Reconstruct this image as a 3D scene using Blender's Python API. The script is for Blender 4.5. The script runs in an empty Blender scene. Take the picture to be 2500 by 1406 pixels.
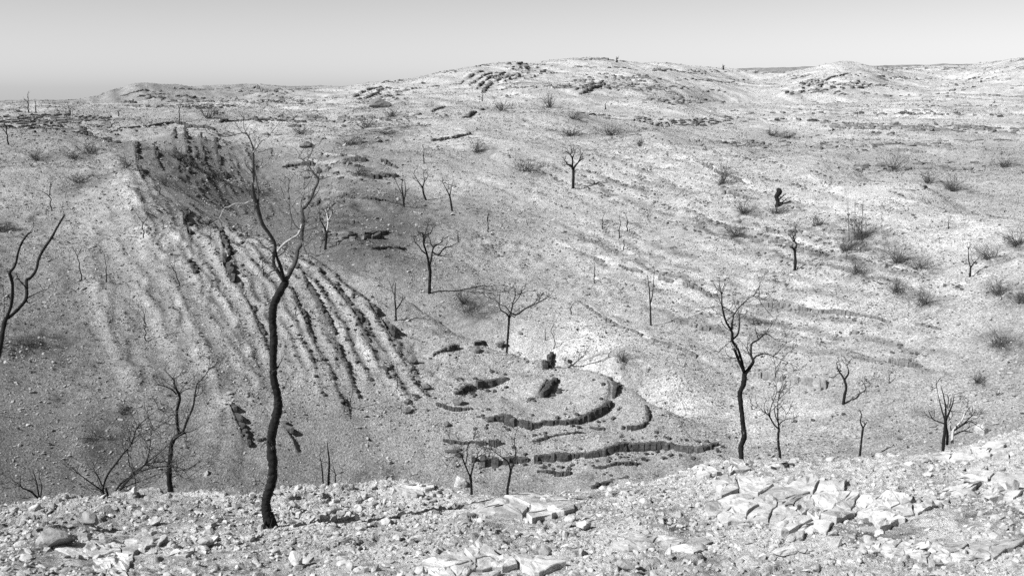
import bpy, bmesh, math, random
import numpy as np

# ------------------------------------------------------------------ camera, sky, sun, exposure
F = 2680.0                       # focal length in photograph pixels (2500 x 1406)
PITCH = math.atan((703 - 215) / F)
SUN_EL = math.radians(41)
SUN_AZ = math.radians(-117)      # clockwise from +Y (view direction): left and slightly behind the camera
scene = bpy.context.scene
cam = bpy.data.cameras.new('camera')
cam.sensor_width = 36.0
cam.lens = F / 2500 * 36.0
cam.clip_start = 0.1
cam.clip_end = 20000
cam.dof.use_dof = True
cam.dof.focus_distance = 60.0
cam.dof.aperture_fstop = 5.6
cam_o = bpy.data.objects.new('camera', cam)
cam_o.rotation_euler = (math.radians(90) - PITCH, 0, 0)
scene.collection.objects.link(cam_o)
scene.camera = cam_o

world = bpy.data.worlds.new('World')
scene.world = world
world.use_nodes = True
wn = world.node_tree
wn.nodes.clear()
sky = wn.nodes.new('ShaderNodeTexSky')
sky.sky_type = 'NISHITA'
sky.sun_disc = False
sky.sun_elevation = SUN_EL
sky.sun_rotation = SUN_AZ
sky.air_density = 1.0
sky.dust_density = 0.5
sep = wn.nodes.new('ShaderNodeSeparateColor')      # black-and-white film behind an orange filter: red weighs most
mixf = wn.nodes.new('ShaderNodeMath'); mixf.operation = 'MULTIPLY_ADD'
mixf.inputs[1].default_value = 0.75
gpart = wn.nodes.new('ShaderNodeMath'); gpart.operation = 'MULTIPLY'
gpart.inputs[1].default_value = 0.25
bg = wn.nodes.new('ShaderNodeBackground')
bg.inputs['Strength'].default_value = 0.066
wo = wn.nodes.new('ShaderNodeOutputWorld')
wn.links.new(sky.outputs[0], sep.inputs[0])
wn.links.new(sep.outputs[1], gpart.inputs[0])
wn.links.new(sep.outputs[0], mixf.inputs[0])
wn.links.new(gpart.outputs[0], mixf.inputs[2])
wn.links.new(mixf.outputs[0], bg.inputs['Color'])
wn.links.new(bg.outputs[0], wo.inputs['Surface'])

sun = bpy.data.lights.new('sun', 'SUN')
sun.energy = 5.0
sun.angle = math.radians(0.53)
sun_o = bpy.data.objects.new('sun', sun)
sun_o.rotation_euler = (math.radians(90) - SUN_EL, 0, math.pi - SUN_AZ)
scene.collection.objects.link(sun_o)

scene.view_settings.view_transform = 'Standard'
scene.view_settings.look = 'None'
scene.view_settings.exposure = 0.95
scene.view_settings.gamma = 1.0
scene.view_settings.use_curve_mapping = False
scene.render.engine = 'CYCLES'
scene.cycles.max_bounces = 4
scene.cycles.diffuse_bounces = 2
scene.cycles.use_denoising = False

# ------------------------------------------------------------------ helpers
COL = scene.collection
rng = np.random.default_rng(7)
random.seed(11)
CP, SP = math.cos(PITCH), math.sin(PITCH)

def ray(px, py):
    """direction through a photograph pixel, scaled to horizontal length 1"""
    a = (px - 1250) / F
    b = (703 - py) / F
    x, y, z = a, CP + b * SP, -SP + b * CP
    h = math.hypot(x, y)
    return x / h, y / h, z / h

def azt(px, py):
    x, y, z = ray(px, py)
    return math.atan2(x, y), z

def at(px, py, d):
    """point at horizontal range d on the sight line through a pixel"""
    x, y, z = ray(px, py)
    return np.array((x * d, y * d, z * d))

def hash2(ix, iy, seed):
    h = (ix.astype(np.int64) * 374761393 + iy.astype(np.int64) * 668265263 + seed * 1442695041) & 0xFFFFFFFF
    h = ((h ^ (h >> 13)) * 1274126177) & 0xFFFFFFFF
    h = ((h ^ (h >> 16)) * 2246822519) & 0xFFFFFFFF
    return ((h ^ (h >> 15)) & 0xFFFFFF) / float(0x1000000)

def vnoise(x, y, seed=0):
    fx, fy = np.floor(x), np.floor(y)
    ix, iy = fx.astype(np.int64), fy.astype(np.int64)
    u, v = x - fx, y - fy
    u = u * u * u * (u * (u * 6 - 15) + 10)
    v = v * v * v * (v * (v * 6 - 15) + 10)
    a = hash2(ix, iy, seed); b = hash2(ix + 1, iy, seed)
    c = hash2(ix, iy + 1, seed); d = hash2(ix + 1, iy + 1, seed)
    return (a + (b - a) * u + (c - a) * v + (a - b - c + d) * u * v) * 2 - 1

def mesh_np(name, verts, faces, smooth=False):
    """faces: int array (n, k)"""
    me = bpy.data.meshes.new(name)
    verts = np.asarray(verts, dtype=np.float32)
    faces = np.asarray(faces, dtype=np.int32)
    n, k = faces.shape
    me.vertices.add(len(verts)); me.vertices.foreach_set('co', verts.ravel())
    me.loops.add(n * k); me.loops.foreach_set('vertex_index', faces.ravel())
    me.polygons.add(n); me.polygons.foreach_set('loop_start', np.arange(0, n * k, k, dtype=np.int32))
    me.polygons.foreach_set('use_smooth', np.full(n, smooth, dtype=bool))
    me.update(calc_edges=True)
    return me

def obj(name, me, mat=None, parent=None, loc=None):
    o = bpy.data.objects.new(name, me)
    COL.objects.link(o)
    if mat is not None and me is not None and not me.materials:
        me.materials.append(mat)
    if parent is not None:
        o.parent = parent
    if loc is not None:
        o.location = loc
    return o

def tag(o, label=None, cat=None, group=None, kind=None):
    if label: o['label'] = label
    if cat: o['category'] = cat
    if group: o['group'] = group
    if kind: o['kind'] = kind
    return o

def empty(name, loc):
    o = bpy.data.objects.new(name, None)
    o.empty_display_size = 0.2
    COL.objects.link(o)
    o.location = loc
    return o

# ------------------------------------------------------------------ materials (black-and-white picture: every colour is a grey)
def new_mat(name):
    m = bpy.data.materials.new(name)
    m.use_nodes = True
    nt = m.node_tree
    nt.nodes.clear()
    out = nt.nodes.new('ShaderNodeOutputMaterial')
    bs = nt.nodes.new('ShaderNodeBsdfPrincipled')
    bs.inputs['Specular IOR Level'].default_value = 0.15
    bs.inputs['Roughness'].default_value = 0.9
    nt.links.new(bs.outputs[0], out.inputs[0])
    return m, nt, bs

def N(nt, typ, **kw):
    n = nt.nodes.new(typ)
    for k, v in kw.items():
        if k == 'op': n.operation = v
        elif k.startswith('i'): n.inputs[int(k[1:])].default_value = v
    return n

def noise(nt, vec, scale, detail=4, rough=0.6, dist=0.0):
    n = nt.nodes.new('ShaderNodeTexNoise')
    n.inputs['Scale'].default_value = scale
    n.inputs['Detail'].default_value = detail
    n.inputs['Roughness'].default_value = rough
    n.inputs['Distortion'].default_value = dist
    nt.links.new(vec, n.inputs['Vector'])
    return n.outputs[0]

def remap(nt, val, a, b, c, d):
    n = nt.nodes.new('ShaderNodeMapRange')
    n.inputs[1].default_value, n.inputs[2].default_value = a, b
    n.inputs[3].default_value, n.inputs[4].default_value = c, d
    nt.links.new(val, n.inputs[0])
    return n.outputs[0]

def mul(nt, a, b, op='MULTIPLY'):
    n = nt.nodes.new('ShaderNodeMath'); n.operation = op
    for i, v in enumerate((a, b)):
        if isinstance(v, (int, float)): n.inputs[i].default_value = v
        else: nt.links.new(v, n.inputs[i])
    return n.outputs[0]

def bump(nt, bs, h, strength, dist):
    b = nt.nodes.new('ShaderNodeBump')
    b.inputs['Strength'].default_value = strength
    b.inputs['Distance'].default_value = dist
    nt.links.new(h, b.inputs['Height'])
    nt.links.new(b.outputs[0], bs.inputs['Normal'])

def mat_ground():
    m, nt, bs = new_mat('ash_and_stone_ground')
    geo = nt.nodes.new('ShaderNodeNewGeometry')
    P = geo.outputs['Position']
    at_ = nt.nodes.new('ShaderNodeAttribute'); at_.attribute_name = 'tone'
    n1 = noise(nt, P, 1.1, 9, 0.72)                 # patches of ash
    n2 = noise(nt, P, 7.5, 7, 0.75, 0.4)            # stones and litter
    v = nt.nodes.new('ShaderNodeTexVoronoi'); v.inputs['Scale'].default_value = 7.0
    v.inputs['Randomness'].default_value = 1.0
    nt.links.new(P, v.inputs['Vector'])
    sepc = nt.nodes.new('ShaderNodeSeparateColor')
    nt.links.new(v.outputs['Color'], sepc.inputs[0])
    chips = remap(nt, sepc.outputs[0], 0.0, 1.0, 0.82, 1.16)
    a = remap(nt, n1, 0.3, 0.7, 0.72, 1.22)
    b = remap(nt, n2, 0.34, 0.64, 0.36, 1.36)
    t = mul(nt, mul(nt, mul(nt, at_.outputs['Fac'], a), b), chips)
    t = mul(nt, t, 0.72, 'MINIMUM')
    comb = nt.nodes.new('ShaderNodeCombineColor')
    for i in range(3): nt.links.new(t, comb.inputs[i])
    nt.links.new(comb.outputs[0], bs.inputs['Base Color'])
    n3 = noise(nt, P, 9.0, 9, 0.75, 0.3)
    h = mul(nt, n3, mul(nt, v.outputs['Distance'], 0.35), 'ADD')
    bump(nt, bs, h, 1.0, 0.2)
    return m

def mat_rock(name, lo, hi, scale, bstr=0.7, bdist=0.03, cracks=True):
    m, nt, bs = new_mat(name)
    tc = nt.nodes.new('ShaderNodeTexCoord')
    oi = nt.nodes.new('ShaderNodeObjectInfo')
    geo = nt.nodes.new('ShaderNodeNewGeometry')
    P = geo.outputs['Position']
    n1 = noise(nt, P, scale, 8, 0.7, 0.3)
    t = remap(nt, n1, 0.3, 0.7, lo, hi)
    rnd = remap(nt, oi.outputs['Random'], 0, 1, 0.78, 1.2)
    t = mul(nt, t, rnd)
    comb = nt.nodes.new('ShaderNodeCombineColor')
    for i in range(3): nt.links.new(t, comb.inputs[i])
    nt.links.new(comb.outputs[0], bs.inputs['Base Color'])
    h = noise(nt, P, scale * 3.0, 9, 0.7, 0.2)
    bump(nt, bs, h, bstr, bdist)
    return m

def mat_bark(name, lo, hi, fleck, thr):
    m, nt, bs = new_mat(name)
    geo = nt.nodes.new('ShaderNodeNewGeometry')
    mp = nt.nodes.new('ShaderNodeMapping')
    mp.inputs['Scale'].default_value = (1, 1, 0.35)
    nt.links.new(geo.outputs['Position'], mp.inputs[0])
    P = mp.outputs[0]
    t = remap(nt, noise(nt, P, 30, 6, 0.7), 0.3, 0.7, lo, hi)
    f = remap(nt, noise(nt, P, 14, 5, 0.75), thr, thr + 0.03, 0, fleck)
    t = mul(nt, t, f, 'ADD')
    comb = nt.nodes.new('ShaderNodeCombineColor')
    for i in range(3): nt.links.new(t, comb.inputs[i])
    nt.links.new(comb.outputs[0], bs.inputs['Base Color'])
    bs.inputs['Roughness'].default_value = 0.8
    bump(nt, bs, noise(nt, P, 45, 7, 0.75), 0.9, 0.012)
    return m

M = {
    'ground': mat_ground(),
    'stone': mat_rock('pale_stone', 0.16, 0.46, 9, 0.8, 0.02),
    'slab': mat_rock('fractured_slab', 0.20, 0.50, 4, 0.8, 0.03),
    'ledge': mat_rock('weathered_ledge_rock', 0.045, 0.22, 3.2, 0.9, 0.10),
    'blackledge': mat_rock('blackened_ledge_rock', 0.018, 0.11, 3.2, 0.9, 0.10),
    'greyledge': mat_rock('grey_ledge_rock', 0.10, 0.30, 3.2, 0.9, 0.08),
    'rubble': mat_rock('slope_stone', 0.10, 0.36, 7, 0.8, 0.02),
    'darkrock': mat_rock('dark_rock', 0.04, 0.20, 6, 0.9, 0.05),
    'char': mat_bark('charred_bark', 0.003, 0.018, 0.30, 0.64),
    'grey_bark': mat_bark('scorched_grey_bark', 0.015, 0.075, 0.2, 0.66),
    'bare': mat_bark('bare_wood', 0.18, 0.46, 0.0, 0.9),
    'twig': mat_bark('burnt_twig', 0.015, 0.09, 0.1, 0.7),
    'stubble': mat_bark('grey_stubble', 0.08, 0.30, 0.1, 0.7),
    'tuft': mat_bark('burnt_grass', 0.02, 0.08, 0.1, 0.7),
}

# ------------------------------------------------------------------ terrain: surveyed points (pixel, range in metres) and a smooth surface through them
CTRL = []
def C(px, *pairs):
    for py, d in pairs: CTRL.append((px, py, d))
# foreground ridge
C(-250, (1406, 9.5), (1310, 11.2), (1262, 12.6)); C(0, (1406, 9.4), (1320, 10.8), (1247, 12.6))
C(330, (1406, 9.3), (1300, 10.9), (1226, 13.0)); C(680, (1406, 9.3), (1290, 11.1), (1214, 13.1))
C(1000, (1406, 9.3), (1300, 10.9), (1196, 13.2)); C(1300, (1406, 9.3), (1300, 10.9), (1204, 13.0))
C(1560, (1406, 9.3), (1290, 11.0), (1188, 13.4)); C(1720, (1406, 9.4), (1280, 11.2), (1132, 14.6))
C(2050, (1406, 9.5), (1305, 11.0), (1190, 12.5), (1124, 15.0)); C(2250, (1406, 9.5), (1290, 11.1), (1180, 12.7), (1108, 15.4))
C(2480, (1406, 9.6), (1280, 11.2), (1150, 13.2), (1046, 16.0)); C(2760, (1406, 9.6), (1280, 11.3), (1120, 13.6), (1015, 16.5))
# hidden back of the ridge down into the valley   (t = height / range)
HID = []
for az, e in ((-0.62, -.405), (-0.42, -.40), (-0.2, -.392), (0.0, -.385), (0.13, -.375), (0.25, -.352), (0.36, -.345), (0.46, -.325), (0.62, -.32)):
    HID += [(az, 16.0 if az < .1 else 18.5, e - .035), (az, 24.0, e - .10), (az, 36.0, e - .105), (az, 52.0, e - .045)]
for az in (-0.62, -0.3, 0, 0.3, 0.62):
    HID += [(az, 6.0, -.58), (az, 3.0, -.72), (az, 1.6, -1.1)]
# spur on the left, its front face
C(-250, (1215, 66), (1000, 74), (800, 86), (600, 106), (500, 122), (400, 145), (318, 185))
C(0, (1205, 66), (1000, 75), (800, 88), (600, 109), (500, 124), (400, 146), (335, 172), (306, 190))
C(190, (1205, 66), (1000, 75), (800, 88), (600, 109), (500, 124), (400, 145), (330, 175))
C(330, (1205, 66), (1000, 74), (800, 86.5), (600, 106), (500, 120), (420, 132), (345, 158))
C(440, (1200, 65.5), (1000, 73), (800, 85), (650, 97), (560, 107), (470, 130), (400, 152), (330, 178))
C(560, (1195, 65.5), (1000, 72.5), (800, 83.5), (650, 95.5), (570, 104), (500, 146), (430, 166), (340, 194))
C(700, (1190, 65.5), (1000, 72), (800, 83), (660, 94), (598, 100), (530, 144), (430, 168), (335, 197))
C(840, (1185, 65.5), (1000, 72), (800, 83), (700, 91), (655, 95), (620, 107), (560, 117), (490, 132), (410, 153), (330, 186))
C(1000, (1190, 65), (1000, 72), (850, 80), (775, 86), (735, 89.5), (700, 99), (620, 109), (560, 118), (480, 136), (400, 155), (320, 190))
# the nose with its curving ledges
C(1130, (1190, 65), (1040, 70.5), (900, 77.5), (810, 84)); C(1180, (790, 90), (700, 101), (600, 115), (500, 133), (400, 157), (320, 190), (262, 232))
C(1260, (1185, 65), (1040, 70.5), (930, 75.5), (862, 81)); C(1280, (835, 87), (720, 99.5))
C(1380, (1170, 65.5), (1040, 70.5), (930, 75.5), (888, 79), (858, 84.5), (700, 103), (600, 117), (455, 146), (350, 177), (278, 222))
C(1500, (1150, 66), (1020, 71.5), (932, 76.5), (905, 80.5))
C(1620, (1135, 66.5), (1050, 69.8), (1000, 72.5), (965, 76.5), (800, 90), (650, 106), (500, 130), (400, 152), (322, 184))
C(1730, (1105, 67.5), (1080, 69))
C(630, (584, 101.5), (540, 138)); C(770, (627, 97.5), (590, 113)); C(920, (694, 92.3), (660, 102)); C(1065, (772, 86.8), (735, 96)); C(1195, (836, 82.6)); C(1320, (877, 79.8)); C(1440, (908, 77.8)); C(1560, (965, 74.6))
# slope on the right and its crest
C(1800, (1095, 69.5), (900, 81), (750, 93), (600, 109), (500, 125), (400, 149), (362, 164))
C(2000, (1100, 69), (950, 75.5), (800, 86), (650, 100), (520, 117), (430, 137), (392, 150))
C(2250, (1075, 68.5), (950, 73.5), (800, 82), (650, 94), (530, 109), (452, 125))
C(2500, (1030, 68.5), (900, 74), (750, 82), (620, 93), (532, 104))
C(2760, (1000, 68.5), (850, 75), (700, 84), (600, 93))
# behind that crest
def hid(px, py, d): 
    a, t = azt(px, py); HID.append((a, d, t))
hid(1800, 400, 182); hid(2000, 440, 168); hid(2250, 512, 142); hid(2500, 605, 119); hid(2760, 680, 106)
hid(560, 605, 114); hid(700, 642, 110); hid(840, 692, 101); hid(1000, 772, 94); hid(1140, 838, 88); hid(1265, 892, 84); hid(630, 622, 111); hid(770, 666, 105); hid(920, 730, 97); hid(1065, 804, 91); hid(1195, 864, 86); hid(1320, 902, 83); hid(1440, 930, 80); hid(1560, 985, 76.5); hid(1620, 1016, 75);  hid(1380, 910, 81.5); hid(1500, 955, 78.6)
hid(0, 335, 206); hid(190, 356, 196); hid(-250, 340, 205); hid(330, 366, 176)
hid(1620, 358, 203); hid(1390, 300, 240); hid(1180, 285, 250)
C(1800, (348, 222), (300, 255), (256, 305)); C(2020, (375, 208), (330, 240), (252, 315)); C(2250, (425, 182), (340, 232), (247, 322))
C(2500, (500, 150), (400, 196), (330, 238), (245, 322)); C(2760, (560, 130), (400, 192), (245, 325))
hid(1800, 292, 332); hid(2020, 296, 342); hid(2250, 292, 348); hid(2500, 290, 348); hid(2760, 290, 348)
# middle distance on the left and centre
C(-250, (292, 235), (275, 300)); C(0, (290, 230), (268, 300)); C(190, (282, 240), (264, 320)); C(330, (300, 215), (270, 300)); C(480, (290, 225), (262, 300))
C(620, (285, 228), (250, 320)); C(760, (268, 260), (242, 330)); C(900, (262, 270), (240, 330)); C(1050, (258, 250), (235, 310))
C(1600, (268, 262)); C(1400, (255, 275)); C(1700, (252, 285))
# far hills
C(1000, (215, 365)); C(930, (222, 360)); C(1120, (215, 335), (172, 380)); C(1200, (235, 300), (163, 385)); C(1300, (220, 300), (157, 392)); C(1450, (215, 310), (146, 400))
C(1560, (210, 325), (160, 415)); C(1680, (220, 335), (166, 440)); C(1760, (215, 370), (170, 455)); C(1850, (215, 390), (206, 440))
C(1950, (225, 370), (182, 425)); C(2080, (215, 375), (153, 430)); C(2190, (222, 380), (180, 430)); C(2260, (225, 390), (206, 420))
C(2350, (222, 380), (186, 430)); C(2500, (215, 380), (148, 440)); C(2760, (200, 380), (130, 460))
C(860, (230, 360)); C(800, (230, 390)); C(740, (228, 400)); C(630, (208, 430)); C(580, (226, 420)); C(540, (248, 400)); C(690, (230, 410)); C(450, (242, 400)); C(370, (211, 440)); C(420, (226, 430)); C(320, (228, 430)); C(270, (256, 420)); C(500, (248, 400))
C(140, (248, 480)); C(-30, (250, 480)); C(-250, (252, 480))
for px, py in ((-250, 252), (0, 250), (150, 248), (300, 246), (500, 250), (700, 250), (900, 245), (1100, 225)): C(px, (py, 900))
for px, py in ((1300, 190), (1600, 176), (1800, 167), (1950, 163), (2150, 160), (2300, 156), (2500, 158), (2760, 158)): C(px, (py, 1300))
for px in (600, 900, 1100): hid(px, 262, 560)
for px in (1300, 1450, 1600, 1720, 1850, 2000, 2080, 2200, 2350, 2500, 2760): hid(px, 226, 640)
for az in (-0.62, -0.4, -0.2, 0, 0.2, 0.4, 0.62): HID.append((az, 3600, -0.012))

pts = [(azt(px, py)[0], math.log(d), azt(px, py)[1]) for px, py, d in CTRL] + [(a, math.log(d), t) for a, d, t in HID]
PT = np.array(pts)
KU = 1.25
def kern(r2): return np.sqrt(r2 + 0.02 ** 2)
def coords(az, lr): return az * KU, lr
uu, vv = coords(PT[:, 0], PT[:, 1])
A = -kern((uu[:, None] - uu[None]) ** 2 + (vv[:, None] - vv[None]) ** 2)
Pm = np.stack([np.ones(len(PT)), uu, vv], 1)
S = np.zeros((len(PT) + 3,) * 2)
S[:len(PT), :len(PT)] = A - np.eye(len(PT)) * 0.0006
S[:len(PT), len(PT):] = Pm; S[len(PT):, :len(PT)] = Pm.T
W = np.linalg.solve(S, np.concatenate([PT[:, 2], np.zeros(3)]))

def surf_t(az, lr):
    u, v = coords(az, lr)
    out = np.empty(u.shape)
    fu, fv, fo = u.ravel(), v.ravel(), out.reshape(-1)
    for i in range(0, fu.size, 60000):
        a, b = fu[i:i + 60000].astype(np.float32), fv[i:i + 60000].astype(np.float32)
        k = np.sqrt((a[:, None] - uu[None].astype(np.float32)) ** 2 + (b[:, None] - vv[None].astype(np.float32)) ** 2 + np.float32(0.0004))
        fo[i:i + 60000] = -(k @ W[:len(PT)].astype(np.float32)) + W[len(PT)] + W[len(PT) + 1] * a + W[len(PT) + 2] * b
    return out

ROWS = np.unique(np.concatenate([np.geomspace(1.5, 8.6, 26), np.linspace(8.7, 17, 320), np.geomspace(17.2, 62, 80),
                                 np.linspace(62.3, 120, 280), np.linspace(120.5, 195, 170), np.geomspace(196, 480, 190), np.geomspace(490, 9000, 50)]))
COLS = np.unique(np.concatenate([np.linspace(-1.25, -0.53, 26), np.linspace(-0.52, 0.52, 760), np.linspace(0.53, 1.25, 26)]))
NR, NC = len(ROWS), len(COLS)
AZ, R = np.meshgrid(COLS, ROWS)
AZc = np.clip(AZ, -0.6, 0.6)
# coarse evaluation in the angle, full in range
cc = np.linspace(-0.6, 0.6, 220)
Tc = surf_t(*np.meshgrid(cc, np.log(ROWS)))
T = np.empty_like(R)
for i in range(NR): T[i] = np.interp(AZc[i], cc, Tc[i])
beyond = np.clip((R - 1350) / 1200, 0, 1)
T = T * (1 - beyond) + beyond * -0.02
X, Y = R * np.sin(AZ), R * np.cos(AZ)
Z = T * R

def cidx(az): return np.interp(az, COLS, np.arange(NC))
def ridx(r): return np.interp(r, ROWS, np.arange(NR))
def sample(G, x, y):
    az, r = np.arctan2(x, y), np.hypot(x, y)
    i, j = ridx(r), cidx(az)
    i0 = np.clip(np.floor(i).astype(int), 0, NR - 2); j0 = np.clip(np.floor(j).astype(int), 0, NC - 2)
    a, b = i - i0, j - j0
    return (G[i0, j0] * (1 - a) + G[i0 + 1, j0] * a) * (1 - b) + (G[i0, j0 + 1] * (1 - a) + G[i0 + 1, j0 + 1] * a) * b
def ground_z(x, y): return float(sample(Z, np.array([x]), np.array([y]))[0])

def hit(px, py, rmin=8.0):
    """where the sight line through a pixel meets the ground"""
    az, t = azt(px, py)
    j = cidx(az); j0 = int(min(max(math.floor(j), 0), NC - 2)); b = j - j0
    col = (Z[:, j0] * (1 - b) + Z[:, j0 + 1] * b) / ROWS
    ok = np.nonzero((col >= t) & (ROWS > rmin))[0]
    i = int(ok[0]) if len(ok) else NR - 2
    r = ROWS[i]
    if i > 0 and col[i] > t > col[i - 1]:
        r = ROWS[i - 1] + (ROWS[i] - ROWS[i - 1]) * (t - col[i - 1]) / (col[i] - col[i - 1])
    x, y = r * math.sin(az), r * math.cos(az)
    return np.array((x, y, t * r)), r

# ---- broad relief
SD = np.array((0.5, -0.866))                      # strike of the beds
def strike(x, y): return x * SD[0] + y * SD[1], -x * SD[1] + y * SD[0]
sa, sb = strike(X, Y)
near = np.clip((R - 9) / 10, 0.0, 1)
mid = np.clip((R - 40) / 30, 0, 1)
far = np.clip((R - 190) / 80, 0, 1)
Z += mid * 0.45 * vnoise(X / 13, Y / 13, 1)
Z += mid * 0.28 * vnoise(X / 5.5, Y / 5.5, 2)
Z += far * 1.1 * vnoise(X / 28, Y / 28, 3) * np.clip(1 - (R - 900) / 600, 0, 1)
Z += mid * (1 - far) * 0.10 * vnoise(sa / 16, sb / 1.7, 4)
Z += far * 0.4 * vnoise(sa / 40 + vnoise(X / 60, Y / 60, 8) * 1.4, sb / 5 + 3 * vnoise(X / 45, Y / 45, 9), 5)

# ---- tone of the ground (ash grey on the left spur, pale dust and stone on the right): reflectance, with shade painted into the burnt flank and gully head
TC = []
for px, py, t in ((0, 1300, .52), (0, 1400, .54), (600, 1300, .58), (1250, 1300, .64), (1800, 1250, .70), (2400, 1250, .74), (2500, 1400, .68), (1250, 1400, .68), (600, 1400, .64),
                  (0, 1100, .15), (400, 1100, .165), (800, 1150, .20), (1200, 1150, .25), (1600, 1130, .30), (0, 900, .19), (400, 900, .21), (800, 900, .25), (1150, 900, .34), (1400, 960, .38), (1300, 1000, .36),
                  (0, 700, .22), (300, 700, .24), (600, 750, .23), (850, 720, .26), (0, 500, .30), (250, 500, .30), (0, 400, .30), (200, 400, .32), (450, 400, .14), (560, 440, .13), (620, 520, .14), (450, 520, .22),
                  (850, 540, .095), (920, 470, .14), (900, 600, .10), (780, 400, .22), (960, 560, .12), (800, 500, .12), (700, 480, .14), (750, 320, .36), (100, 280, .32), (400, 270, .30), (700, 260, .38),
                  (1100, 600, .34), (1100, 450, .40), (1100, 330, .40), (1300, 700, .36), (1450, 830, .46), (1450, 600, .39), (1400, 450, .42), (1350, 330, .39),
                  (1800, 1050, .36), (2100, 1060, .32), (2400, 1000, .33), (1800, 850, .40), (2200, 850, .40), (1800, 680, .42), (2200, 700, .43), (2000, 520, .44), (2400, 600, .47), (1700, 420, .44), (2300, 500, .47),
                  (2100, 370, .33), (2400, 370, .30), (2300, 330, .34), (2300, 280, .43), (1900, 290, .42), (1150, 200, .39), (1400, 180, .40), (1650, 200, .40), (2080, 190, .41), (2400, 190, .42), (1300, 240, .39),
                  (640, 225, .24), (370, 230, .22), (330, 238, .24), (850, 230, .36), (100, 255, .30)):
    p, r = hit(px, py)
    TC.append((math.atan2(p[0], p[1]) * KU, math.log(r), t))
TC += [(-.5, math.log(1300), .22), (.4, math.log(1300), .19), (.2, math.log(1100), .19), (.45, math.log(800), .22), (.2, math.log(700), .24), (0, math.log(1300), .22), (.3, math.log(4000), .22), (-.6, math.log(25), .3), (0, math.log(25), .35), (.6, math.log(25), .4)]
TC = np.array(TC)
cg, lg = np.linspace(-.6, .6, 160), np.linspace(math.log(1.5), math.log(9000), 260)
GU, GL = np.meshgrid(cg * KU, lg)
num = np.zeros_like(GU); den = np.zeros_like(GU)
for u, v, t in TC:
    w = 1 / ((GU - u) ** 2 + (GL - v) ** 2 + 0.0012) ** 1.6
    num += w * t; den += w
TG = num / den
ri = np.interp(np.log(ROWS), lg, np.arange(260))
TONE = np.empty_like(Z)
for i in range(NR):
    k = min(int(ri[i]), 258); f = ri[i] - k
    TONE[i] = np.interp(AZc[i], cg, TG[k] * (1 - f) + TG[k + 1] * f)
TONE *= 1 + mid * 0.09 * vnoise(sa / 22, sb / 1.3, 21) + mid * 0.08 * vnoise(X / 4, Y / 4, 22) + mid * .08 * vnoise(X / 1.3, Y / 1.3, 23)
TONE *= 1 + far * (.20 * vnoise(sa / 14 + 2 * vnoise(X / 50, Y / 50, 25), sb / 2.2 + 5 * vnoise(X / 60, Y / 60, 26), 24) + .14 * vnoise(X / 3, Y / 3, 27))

def poly_world(px_pts, step=0.25, rmin=30.0):
    P = []
    for a, b in px_pts:
        p, r = hit(a, b, rmin); P.append(p[:2])
    P = np.array(P)
    seg = np.linalg.norm(np.diff(P, axis=0), axis=1)
    s = np.concatenate([[0], np.cumsum(seg)])
    n = max(int(s[-1] / step), 4)
    q = np.linspace(0, s[-1], n + 1)
    L = np.stack([np.interp(q, s, P[:, 0]), np.interp(q, s, P[:, 1])], 1)
    for _ in range(4): L[1:-1] = (L[:-2] + 2 * L[1:-1] + L[2:]) / 4
    return L, s[-1]

def near_line(L, reach):
    """vertices within reach of a polyline, their signed offset (left of travel positive) and position along it"""
    lo, hi = L.min(0) - reach, L.max(0) + reach
    rr = np.hypot(L[:, 0], L[:, 1])
    i0, i1 = int(ridx(max(rr.min() - reach - 2, 1.6))), int(ridx(rr.max() + reach + 2)) + 2
    aa = np.arctan2(L[:, 0], L[:, 1]); da = (reach + 2) / rr.min()
    j0, j1 = int(cidx(aa.min() - da)), int(cidx(aa.max() + da)) + 2
    sub = (slice(i0, min(i1, NR)), slice(j0, min(j1, NC)))
    x, y = X[sub], Y[sub]
    best = np.full(x.shape, 1e9); side = np.zeros(x.shape); al = np.zeros(x.shape)
    stp = max(1, len(L) // 70)
    Q = L[::stp] if (len(L) - 1) % stp == 0 else np.vstack([L[::stp], L[-1:]])
    ri0, rj0 = sub[0].start, sub[1].start
    for k in range(len(Q) - 1):
        d = Q[k + 1] - Q[k]; ll = d @ d + 1e-9
        q2 = Q[k:k + 2]; r2 = np.hypot(q2[:, 0], q2[:, 1]); a2 = np.arctan2(q2[:, 0], q2[:, 1]); w_ = (reach + .5) / r2.min()
        u0, u1 = max(int(ridx(r2.min() - reach - .5)) - ri0, 0), int(ridx(r2.max() + reach + .5)) + 2 - ri0
        v0, v1 = max(int(cidx(a2.min() - w_)) - rj0, 0), int(cidx(a2.max() + w_)) + 2 - rj0
        xs, ys = x[u0:u1, v0:v1], y[u0:u1, v0:v1]
        if xs.size == 0: continue
        tt = np.clip(((xs - Q[k, 0]) * d[0] + (ys - Q[k, 1]) * d[1]) / ll, 0, 1)
        ex, ey = xs - Q[k, 0] - tt * d[0], ys - Q[k, 1] - tt * d[1]
        dd = np.hypot(ex, ey); bs_ = best[u0:u1, v0:v1]; m = dd < bs_
        bs_[m] = dd[m]; side[u0:u1, v0:v1][m] = np.sign(d[0] * ey - d[1] * ex)[m]; al[u0:u1, v0:v1][m] = (k + tt[m]) / (len(Q) - 1)
    best[best > 1e8] = reach * 3 + 5
    return sub, best, side, al

def downhill_sign(L, how):
    """+1 when the low side lies left of travel"""
    d = L[-1] - L[0]
    c = L.mean(0)
    v = -c / np.linalg.norm(c) if how == 'c' else np.array((1.0, 0.0)) if how == 'r' else np.array((-1.0, 0.0))
    if how == 'cr': v = np.array((0.6, -0.8))
    return 1.0 if d[0] * v[1] - d[1] * v[0] > 0 else -1.0

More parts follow.
